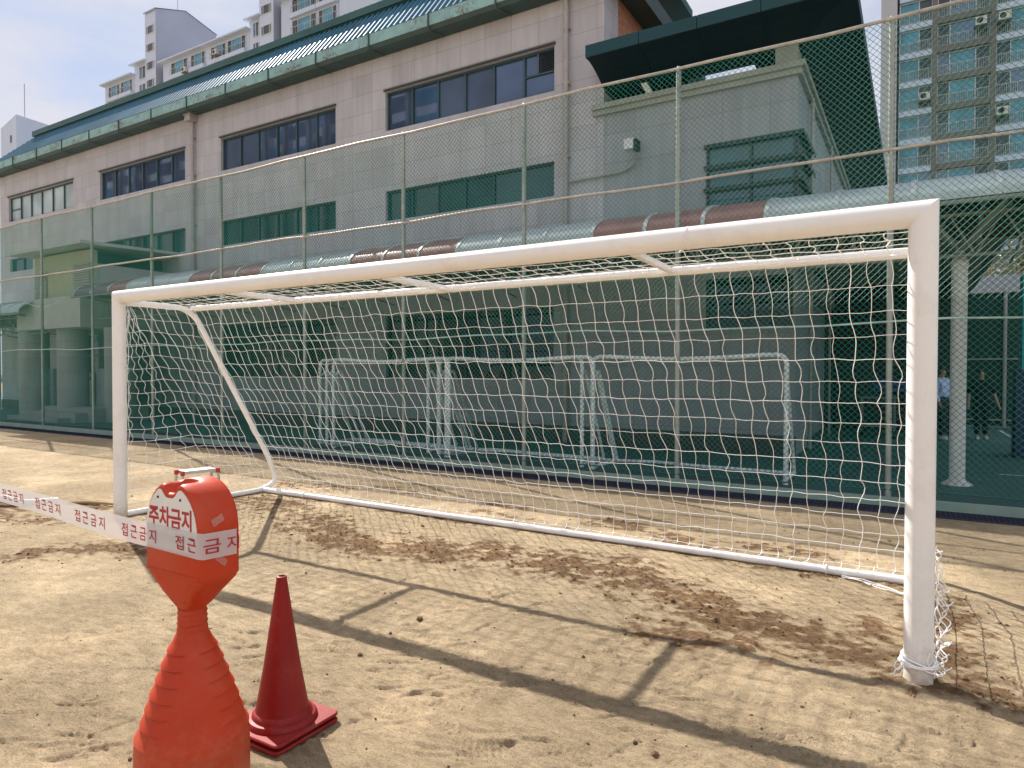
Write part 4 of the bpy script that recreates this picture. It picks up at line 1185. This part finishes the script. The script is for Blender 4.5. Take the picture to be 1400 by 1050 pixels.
MB().add([(hcx-.10+a, HY0-.0048, .998+b) for a, b in v], f).build('lettering', M['greytext'], plate, 0)
mb = MB()
for x in (hcx-.078, hcx+.066): mb.tube([(x, HY0-.008, 1.163), (x, HY0-.003, 1.163)], .0045, 8)
mb.build('screw', M['screw'], plate, 40)
for (y, z, a, L, wd) in ((HY0+.075, 1.085, .4, .05, .03), (HY0+.09, .93, -.7, .055, .024)):
    q = [Vector((0, math.cos(a)*u*L/2-math.sin(a)*vv2*wd/2, math.sin(a)*u*L/2+math.cos(a)*vv2*wd/2)) for u, vv2 in ((-1,-1),(1,-1),(1,1),(-1,1))]
    MB().add([(HX1+.0015, y+p.y, z+p.z) for p in q], [(0,1,2,3)]).build('old_tape_scrap', M['tape_old'], bar, 0)

# barrier tape: comes from the left, across the front of the sign and round its side
TW = .098
LX = -9.5
def tape_pt(s, v, lift=0.):
    """s: metres along the tape, measured from the front right corner of the sign (negative to the left); v: across, -.5..+.5"""
    off = .007+lift
    if s <= 0:
        x = HX1+s
        y = HY0-off
        free = max(0, HX0-x)
        sag = -.06*max(0, free-1.6)**2/7
        twist = .12*min(1, free/2.) + .08*math.sin(free*2.1)*min(1, free)
        zc = .998+.011*min(1, -s/.3)+sag+.004*math.sin(x*5)
        if free > 0: zc += .03*min(1.6, free)
        y += free*.018
        z = zc+v*TW*math.cos(twist)
        y += v*TW*math.sin(twist)*(-1 if v > 0 else -.6)-.01*math.sin(free*3.)*min(1, free)
        return (x, y, z)
    x = HX1+off; y = HY0-off+s; zc = .998-.008*min(1, s/.15)
    return (x, y, zc+v*TW)
ss = list(np.arange(LX-HX1, -.0, .03))+[0.]+list(np.arange(.02, .178, .02))
VN = 4
mb = MB(); base = []
for s in ss: base.append([tape_pt(s, -.5+k/VN) for k in range(VN+1)])
mb.loft(base, False)
tape = mb.build('caution_tape', M['tape'], None, 60)
tag(tape, 'white caution tape with red lettering running in from the left to the orange stand', 'tape')
def tape_word(s_list, h):
    mb = MB()
    for ch, (s0, s1) in zip('접근금지', s_list):
        v, f = fit_text(ch, s1-s0, h, .012)
        mb.add([tape_pt(s0+a, (b-h/2)/TW-.02, .0012) for a, b in v], f)
    return mb
wp = .372
c0 = [(-.140, -.086), (-.064, -.012), (.018, .092), (.118, .172)]
tape_word(c0, .053).build('lettering', M['redtext'], tape, 0)
s = -.510
k = 0
while s > LX-HX1+.3:
    L = .27
    cs = [(s+q*.066*L/.27, s+q*.066*L/.27+.046) for q in range(4)]
    if s+L > -.13 - .02: pass
    tape_word(cs, .052).build('lettering', M['redtext'], tape, 0)
    s -= wp; k += 1

# ------------------------------------------------------------------ cones
def cone_mesh(root, cx, cy, z0, body=True):
    b = MB(); hw = .185
    prof = [(hw-.008, z0), (hw, z0+.004), (hw, z0+.012), (hw-.004, z0+.016)]
    def sqr(h, z, rc=.03):
        pts = []
        for qx, qy, a0 in ((1, 1, 0), (-1, 1, 90), (-1, -1, 180), (1, -1, 270)):
            for k in range(5):
                a = R(a0+k*22.5); pts.append((cx+qx*(h-rc)+math.cos(a)*rc, cy+qy*(h-rc)+math.sin(a)*rc, z))
        return pts
    b.loft([sqr(h, z) for h, z in prof], True, True, True)
    b.build('base_plate', M['cone'], root, 35)
    if body:
        b = MB(); zz = z0+.0165
        b.lathe([(.158, zz), (.157, zz+.010), (.148, zz+.022), (.134, zz+.026), (.132, zz+.036), (.126, zz+.045), (.118, zz+.05), (.080, zz+.26), (.024, zz+.642), (.023, zz+.657), (.0185, zz+.660), (.016, zz+.66), (.014, zz+.62)], cx, cy, 48, False, True)
        b.build('cone_body', M['cone'], root, 35)
gz_c = gz(-2.5, 2.1)
cA = empty('traffic_cone', (-2.505, 2.10, gz_c), 'tall plain red traffic cone beside the orange stand, nested on top of another', 'cone', 'two nested red traffic cones')
cone_mesh(cA, -2.505, 2.10, gz_c+.030)
cB = empty('traffic_cone', (-2.50, 2.097, gz_c), 'lower of two nested red cones, only its base plate showing under the other', 'cone', 'two nested red traffic cones')
cone_mesh(cB, -2.500, 2.094, gz_c+.004, False)
b = MB(); b.lathe([(.15, gz_c+.021), (.112, gz_c+.07), (.02, gz_c+.64)], -2.505, 2.10, 32, False, True); b.build('cone_body', M['cone'], cB, 35)

# ------------------------------------------------------------------ step stool, stick, pipe end
st = empty('step_stool', (-6.63, 4.45, 0), 'small aluminium work stool with red corner joints standing inside the goal behind the orange stand', 'stool')
ang = R(78); cxs, cys = -6.64, 4.45
def loc(u, v, z): return (cxs+u*math.cos(ang)-v*math.sin(ang), cys+u*math.sin(ang)+v*math.cos(ang), z)
Hs = .60; Lh, Wh = .185, .085
def obox(mb, u0, u1, v0, v1, z0, z1):
    P = [loc(u0,v0,z0),loc(u1,v0,z0),loc(u1,v1,z0),loc(u0,v1,z0),loc(u0,v0,z1),loc(u1,v0,z1),loc(u1,v1,z1),loc(u0,v1,z1)]
    mb.add(P, [(0,3,2,1),(4,5,6,7),(0,1,5,4),(1,2,6,5),(2,3,7,6),(3,0,4,7)])
b = MB(); obox(b, -Lh+.02, Lh-.02, -Wh, Wh, Hs-.035, Hs); b.build('tread', M['alu'], st, 0)
for su in (-1, 1):
    for sv in (-1, 1):
        b = MB(); b.tube([loc(su*(Lh-.005), sv*Wh, Hs-.01), loc(su*(Lh+.05), sv*(Wh+.03), .0)], .014, 6); lg = b.build('leg', M['alu'], st, 40)
        b = MB(); obox(b, su*Lh-.018, su*Lh+.015, sv*Wh-.018, sv*Wh+.018, Hs-.045, Hs+.004); b.build('joint', M['red_plastic'], lg, 0)
b = MB(); obox(b, -Lh-.02, -Lh+.0, -Wh-.01, Wh+.01, .25, .28); obox(b, Lh, Lh+.02, -Wh-.01, Wh+.01, .25, .28); b.build('rung', M['alu'], st, 0)
tag(MB().tube([(-9.05, 4.30, .02), (-8.75, 4.42, .035), (-8.3, 4.55, .03)], [.022, .026, .012], 7).build('wooden_stick', M['wood'], None, 50), 'short dry brown stick lying on the sand left of the goal', 'stick')
tag(MB().tube(bend([(-10.6, 3.5, .02), (-9.9, 3.75, .03), (-9.62, 3.83, .10), (-9.42, 3.95, .02), (-9.3, 4.3, .01)], .2, 6), .05, 10).build('bent_pipe', M['hose'], None, 50), 'bent pale blue-grey pipe end lying on the sand at the left edge under the tape', 'pipe')

# ------------------------------------------------------------------ people
def skin_mesh(name, verts, edges, radii, m, parent, sub=2, root=0):
    me = bpy.data.meshes.new(name); me.from_pydata(verts, edges, [])
    o = bpy.data.objects.new(name, me); col.objects.link(o)
    md = o.modifiers.new('skin', 'SKIN'); md.use_smooth_shade = True
    for k, sv in enumerate(me.skin_vertices[0].data):
        sv.radius = radii[k] if hasattr(radii[k], '__len__') else (radii[k], radii[k]); sv.use_root = (k == root)
    sd = o.modifiers.new('sub', 'SUBSURF'); sd.levels = sub; sd.render_levels = sub
    dg = bpy.context.evaluated_depsgraph_get(); dg.update()
    nm = bpy.data.meshes.new_from_object(o.evaluated_get(dg))
    bpy.data.objects.remove(o); bpy.data.meshes.remove(me)
    nm.name = name; nm.materials.clear(); nm.materials.append(m)
    nm.polygons.foreach_set('use_smooth', [True]*len(nm.polygons))
    o = bpy.data.objects.new(name, nm); col.objects.link(o); o.parent = parent
    return o
def person(loc_, rz, label, h, top_m, bot_m, long_sleeve, arm_pose, stride, hair_long):
    root = empty('person', loc_, label, 'person'); root.rotation_euler.z = rz
    k = h/1.7
    def S_(p): return (p[0]*k, p[1]*k, p[2]*k)
    V = {}; E = []; Rr = {}
    def add(n, p, r, par=None):
        V[n] = (S_(p), r); 
        if par is not None: E.append((par, n))
    add('pel', (0, 0, .93), (.13, .095)); add('waist', (0, 0, 1.08), (.12, .085), 'pel'); add('chest', (0, .0, 1.28), (.145, .10), 'waist'); add('neckb', (0, .0, 1.43), .06, 'chest')
    add('neck', (0, .0, 1.49), .05, 'neckb'); add('head', (0, -.01, 1.58), (.070, .085), 'neck'); add('crown', (0, .005, 1.66), (.062, .075), 'head')
    add('nose', (0, -.085, 1.565), .016, 'head')
    for s, nm in ((-1, 'l'), (1, 'r')):
        add('hip'+nm, (s*.09, 0, .88), .095, 'pel'); add('knee'+nm, (s*.095, -.02+stride*s*.5, .48), .058, 'hip'+nm); add('ank'+nm, (s*.095, stride*s, .09), .038, 'knee'+nm); add('toe'+nm, (s*.11, stride*s-.15, .035), .034, 'ank'+nm)
        ap = arm_pose[0 if s < 0 else 1]
        add('sh'+nm, (s*.18, 0, 1.39), .052, 'chest'); add('elb'+nm, ap[0], .040, 'sh'+nm); add('wri'+nm, ap[1], .027, 'elb'+nm)
        d = (Vector(ap[1])-Vector(ap[0])).normalized(); pw = Vector(ap[1])
        add('palm'+nm, tuple(pw+d*.06), (.034, .018), 'wri'+nm)
        for q in range(4): add('f%d%s' % (q, nm), tuple(pw+d*(.13+.012*math.sin(q+1))+Vector((0, -.027+.018*q, 0))), .009, 'palm'+nm)
        add('th'+nm, tuple(pw+d*.07+Vector((0, -.05, 0))), .010, 'wri'+nm)
    names = list(V); ix = {n: i for i, n in enumerate(names)}
    def part(nms, infl, m, name, sub=2, rootn=None):
        nm2 = [n for n in names if n in nms]; i2 = {n: i for i, n in enumerate(nm2)}
        ed = [(i2[a], i2[b]) for a, b in E if a in i2 and b in i2]
        rad = []
        for n in nm2:
            r = V[n][1]; rad.append(tuple((q*k+infl) for q in r) if hasattr(r, '__len__') else r*k+infl)
        return skin_mesh(name, [V[n][0] for n in nm2], ed, rad, m, root, sub, i2[rootn] if rootn else 0)
    part(names, 0, M['skin'], 'body', 2, 'pel')
    tops = ['pel', 'waist', 'chest', 'neckb', 'shl', 'shr', 'elbl', 'elbr'] + (['wril', 'wrir'] if long_sleeve else [])
    part(tops, .034, top_m, 'shirt', 2, 'chest')
    part(['waist', 'pel', 'hipl', 'hipr', 'kneel', 'kneer', 'ankl', 'ankr'], .022, bot_m, 'trousers', 2, 'pel')
    for nm in 'lr':
        a = Vector(V['ank'+nm][0]); t_ = Vector(V['toe'+nm][0])
        skin_mesh('shoe', [tuple(a+Vector((0, .04, -.05))), tuple(a.lerp(t_, .4)+Vector((0, 0, -.015))), tuple(t_)], [(0, 1), (1, 2)], [.045*k, .048*k, .038*k], M['shoe'], root, 2)
    hv = [S_((0, .025, 1.665)), S_((0, .055, 1.60)), S_((0, -.045, 1.70)), S_((0, .06, 1.46 if hair_long else 1.54)), S_((.05, .015, 1.63)), S_((-.05, .015, 1.63))]
    skin_mesh('hair', hv, [(0, 1), (0, 2), (1, 3), (0, 4), (0, 5)], [.10*k, .088*k, .062*k, .06*k, .066*k, .066*k], M['hair'], root, 2)
    mb = MB(); f0 = Vector(S_((0, -.083, 1.585)))
    for s in (-1, 1): mb.lathe([(.001, 0), (.007*k, .002), (.007*k, .006), (.001, .009)], s*.028*k, f0.y-.004, 8)
    mb.v = [(p[0]+WL[root].x, p[1]+WL[root].y, p[2]+WL[root].z+f0.z) for p in mb.v]
    mb.build('eyes', M['hair'], root, 40)
    return root
person((.50, 18.5, .1), R(60), 'person in a pale blue shirt and dark trousers standing partly behind the near goal post', 1.68, M['cloth_blue'], M['cloth_navy'], True,
       (((-.24, .04, 1.12), (-.22, -.06, .88)), ((.24, .03, 1.12), (.25, -.10, .90))), .06, False)
person((1.30, 19.1, .1), R(8), 'person in black with white trainers walking in shade right of the white column', 1.63, M['cloth_black'], M['cloth_black'], False,
       (((-.25, .03, 1.10), (-.27, -.04, .86)), ((.27, .04, 1.10), (.33, -.06, .86))), .07, False)

# ------------------------------------------------------------------ apartment blocks
def apt_window(parent, x0, x1, z0, z1, y, splits, mats_, frame=None, rail=None, fw=.07):
    f = MB(); fr = frame or M['apt_frame']
    f.box(x0, x1, y-.06, y+.05, z1-fw, z1); f.box(x0, x1, y-.06, y+.05, z0, z0+fw)
    xs = [x0+(x1-x0)*s for s in splits]
    for k, x in enumerate(xs):
        xa = x if k == 0 else (x-fw if k == len(xs)-1 else x-fw/2); f.box(xa, xa+fw, y-.065, y+.055, z0+fw, z1-fw)
    fo = f.build('window', fr, parent, 0)
    p = MB()
    for k in range(len(xs)-1):
        p.mi = k; p.quad((xs[k], y, z0), (xs[k+1], y, z0), (xs[k+1], y, z1), (xs[k], y, z1))
    p.build('pane', [M[q] for q in mats_], fo, 0)
    if rail:
        b = MB(); b.box(x0, x1, y-.32, y-.27, z0+.95, z0+1.0); b.box(x0, x1, y-.32, y-.27, z0+.06, z0+.10)
        n = max(2, int((x1-x0)/rail)); st_ = (x1-x0)/n
        for q in range(n+1):
            wq = .05 if q % 6 == 0 else .026
            b.box(x0+q*st_-wq/2, x0+q*st_+wq/2, y-.31, y-.28, z0+.1, z0+.95)
        for q in (x0+.02, x1-.06): b.box(q, q+.04, y-.31, y-.0, z0+.955, z0+.99)
        b.build('balcony_railing', M['rail_apt'], parent, 0)
def ac_unit(parent, x, y, z):
    b = MB(); b.box(x, x+.85, y-.95, y-.55, z, z+.7); o = b.build('air_conditioner', M['ac'], parent, 0)
    c = MB(); c.tube([(x+.32, y-.965, z+.36), (x+.32, y-.951, z+.36)], .25, 20); c.tube([(x+.32, y-.975, z+.36), (x+.32, y-.966, z+.36)], .07, 12); c.build('fan_grille', M['black'], o, 40)
    c = MB(); c.box(x-.1, x+.95, y-.95, y-.02, z-.08, z-.03); c.build('bracket', M['apt_brown'], o, 0)
at_ = empty('apartment_tower', (8, 75, 0), 'tall apartment tower with teal windows and brown bands at the right edge', 'building')
mb = MB(); mb.box(-3.3, -1.95, 74.7, 90, 0, 62); mb.build('end_wall', M['apt_stone'], at_, 0)
MB().box(-1.949, 32, 76.2, 90, 0, 62).build('wall', M['apt_grey'], at_, 0)
FLZ = 29.2; FH = 2.72
bays = [(-1.75, .95, 'white'), (1.35, 5.45, 'brown'), (5.85, 10.2, 'white'), (10.6, 14.7, 'brown')]
mb = MB()
for x in (1.15, 5.65, 10.4, 14.9): mb.box(x-.19, x+.19, 74.85, 76.2, 0, 62)
mb.build('pier', M['apt_brown'], at_, 0)
for a, b, kind in bays:
    for k in range(-6, 7):
        z = FLZ+k*FH; MB().box(a, b, 74.9, 76.2, z-.30, z+.22).build('spandrel', M['apt_white'] if kind == 'white' else M['apt_brown'], at_, 0)
for k in range(-5, 5):
    z = FLZ+k*FH
    for bi, (a, b, kind) in enumerate(bays):
        h = random.random()
        if bi == 0: apt_window(at_, a, b, z+.24, z+FH-.32, 75.3, [0, .6, 1], ['apt_teal', random.choice(['apt_dark', 'apt_dark', 'apt_blue'])], M['apt_frame'], .13)
        elif kind == 'brown': apt_window(at_, a, b, z+.24, z+FH-.32, 75.3, [0, .24, .73, 1], [random.choice(['apt_dark', 'apt_dark', 'apt_blue']), random.choice(['apt_teal', 'apt_blue', 'apt_teal']), 'apt_dark'], M['apt_frame'], .13)
        else: apt_window(at_, a, b, z+.24, z+FH-.32, 75.3, [0, .25, .75, 1], ['apt_dark', random.choice(['apt_teal', 'apt_teal', 'apt_blue']), 'apt_dark'], M['apt_frame'], .13)
for x, y, z in ((-.05, 75.2, FLZ-.10-FH+.9), (4.25, 75.2, FLZ+FH*1+.35+.9), (5.95, 75.2, FLZ+FH*1+.35+.9), (5.9, 75.2, FLZ-2*FH+1.)): ac_unit(at_, x, y, z)

def mid_block(name, label, tower, segs, tz):
    x0 = min([tower[0]]+[s[0] for s in segs])
    rt = empty(name, (x0, 62, 0), label, 'building')
    tx0, tx1 = tower
    # stair tower with pitched top
    prof4 = [(62, 0), (72.6, 0), (72.6, tz+.4), (67, tz+1.8), (62, tz)]
    b = MB(); b.mi = 0; n = len(prof4)
    b.add([(tx0, y, z) for y, z in prof4]+[(tx1, y, z) for y, z in prof4], [tuple(range(n-1, -1, -1))]+[(k, (k+1) % n, n+(k+1) % n, n+k) for k in range(n)])
    b.build('stair_tower', M['apt_white'], rt, 0)
    MB().add([(tx1+.02, y, z-.02) for y, z in prof4], [tuple(range(n))]).build('tower_shade_side', M['apt_grey'], rt, 0)  # tower side in a greyer colour, its shade painted on
    MB().add([(tx0-.15, 61.8, tz), (tx1+.15, 61.8, tz), (tx1+.15, 67, tz+1.85), (tx0-.15, 67, tz+1.85), (tx1+.15, 72.8, tz+.4), (tx0-.15, 72.8, tz+.4), (tx0-.15, 61.8, tz-.25), (tx1+.15, 61.8, tz-.25)], [(0,1,2,3),(3,2,4,5),(6,7,1,0)]).build('tower_roof', M['apt_grey'], rt, 0)
    for k in range(6):
        z = tz-3.6-k*2.8
        apt_window(rt, tx0+.45, tx1-.4, z, z+1.3, 61.97, [0, .2, .82, 1], ['apt_dark', 'apt_dark', 'apt_dark'])
    MB().tube([(tx1-.5, 66, tz+1), (tx1-.5, 66, tz+6)], .05, 6).build('antenna', M['rail_apt'], rt, 0)
    for (a, b_, zt, wins) in segs:
        MB().box(a, b_, 62.45, 73, 0, zt-.001).build('wall', M['apt_white'], rt, 0)
        MB().box(a-.3, b_+.3, 61.6, 73.2, zt, zt+.22).build('roof_slab', M['apt_white'], rt, 0)
        for (p, q) in wins:
            for k in range(4):
                zf = zt-.35-k*2.8
                wide = q-p > 2.6
                apt_window(rt, p, q, zf-2.0, zf, 62.40, [0, .25, .78, 1] if wide else [0, .5, 1], ['apt_dark', 'apt_teal', 'apt_dark'] if wide else ['apt_blue', 'apt_dark'], None, .45 if wide else None)
                if wide: MB().box(p-.15, q+.15, 61.95, 62.44, zf-2.6, zf-2.02).build('spandrel', M['apt_white'], rt, 0)
    return rt
mA = mid_block('apartment_block', 'white balconied apartment block with tall stair tower, left above the school roof', (-105.3, -102.4),
          [(-117.8, -109.2, 49.6, [(-116.6, -113.3), (-112.9, -109.6)]), (-109.1, -105.35, 50.9, [(-107.6, -105.7)]),
           (-101.2, -80.7, 49.5, [(-99.0, -94.9), (-94.0, -90.6), (-89.2, -85.8), (-85.4, -81.4)])], 58.4)
ac_unit(mA, -95.0, 62.4, 46.6); ac_unit(mA, -87.6, 62.4, 47.4)
mB = mid_block('apartment_block', 'white apartment block right of the tall tower, its stair tower cut off at top', (-78.0, -75.1),
          [(-80.65, -78.05, 50.6, [(-79.8, -78.6)]), (-74.1, -63.4, 51.6, [(-71.9, -67.3), (-66.9, -63.6)]), (-63.3, -56.7, 51.6, [])], 62.5)
lt = empty('stair_head_tower', (-196, 80, 0), 'pale hazy tower top with antenna at the far left edge above the school roof', 'building')
b = MB(); pr = [(-199.5, 64.5), (-191.5, 66.8), (-191.5, 0), (-199.5, 0)]
b.add([(-199.5, 80, 0), (-191.3, 80, 0), (-191.3, 80, 65.2), (-199.5, 80, 63.2), (-191.3, 96, 0), (-191.3, 96, 64.4), (-199.5, 96, 0), (-199.5, 96, 62.5)],
      [(0,1,2,3),(1,4,5,2),(0,3,7,6),(3,2,5,7),(6,7,5,4)])
b.build('wall', M['apt_white'], lt, 0)
for z in (53.5, 58.7): MB().box(-194.4, -193.7, 79.9, 80.02, z, z+1.8).build('window', M['apt_dark'], lt, 0)
MB().tube([(-191.6, 82, 64), (-191.6, 82, 73.5)], .10, 5).build('antenna', M['rail_apt'], lt, 0)

for nm, lb, x0, x1, zt in (('apartment_block', 'apartment block across the sports field, behind the camera on the near left', -112, -66, 62), ('apartment_block', 'apartment block across the sports field, behind the camera on the far left', -172, -124, 58)):
    rt = empty(nm, (x0, -60, 0), lb, 'building')
    MB().box(x0, x1, -74, -60, 0, zt).build('wall', M['apt_stone'], rt, 0)
    nb = 6; st_ = (x1-x0)/nb
    for k in range(nb):
        MB().box(x0+k*st_-.4, x0+k*st_+.4, -59.998, -59.3, 0, zt).build('pier', M['apt_brown'], rt, 0)
        for fl_ in range(6):
            z = 33+fl_*4.2
            b = MB(); b.box(x0+k*st_+1., x0+(k+1)*st_-1., -59.99, -59.9, z, z+2.4); wn = b.build('window', random.choice([M['apt_teal'], M['apt_dark'], M['apt_dark']]), rt, 0)
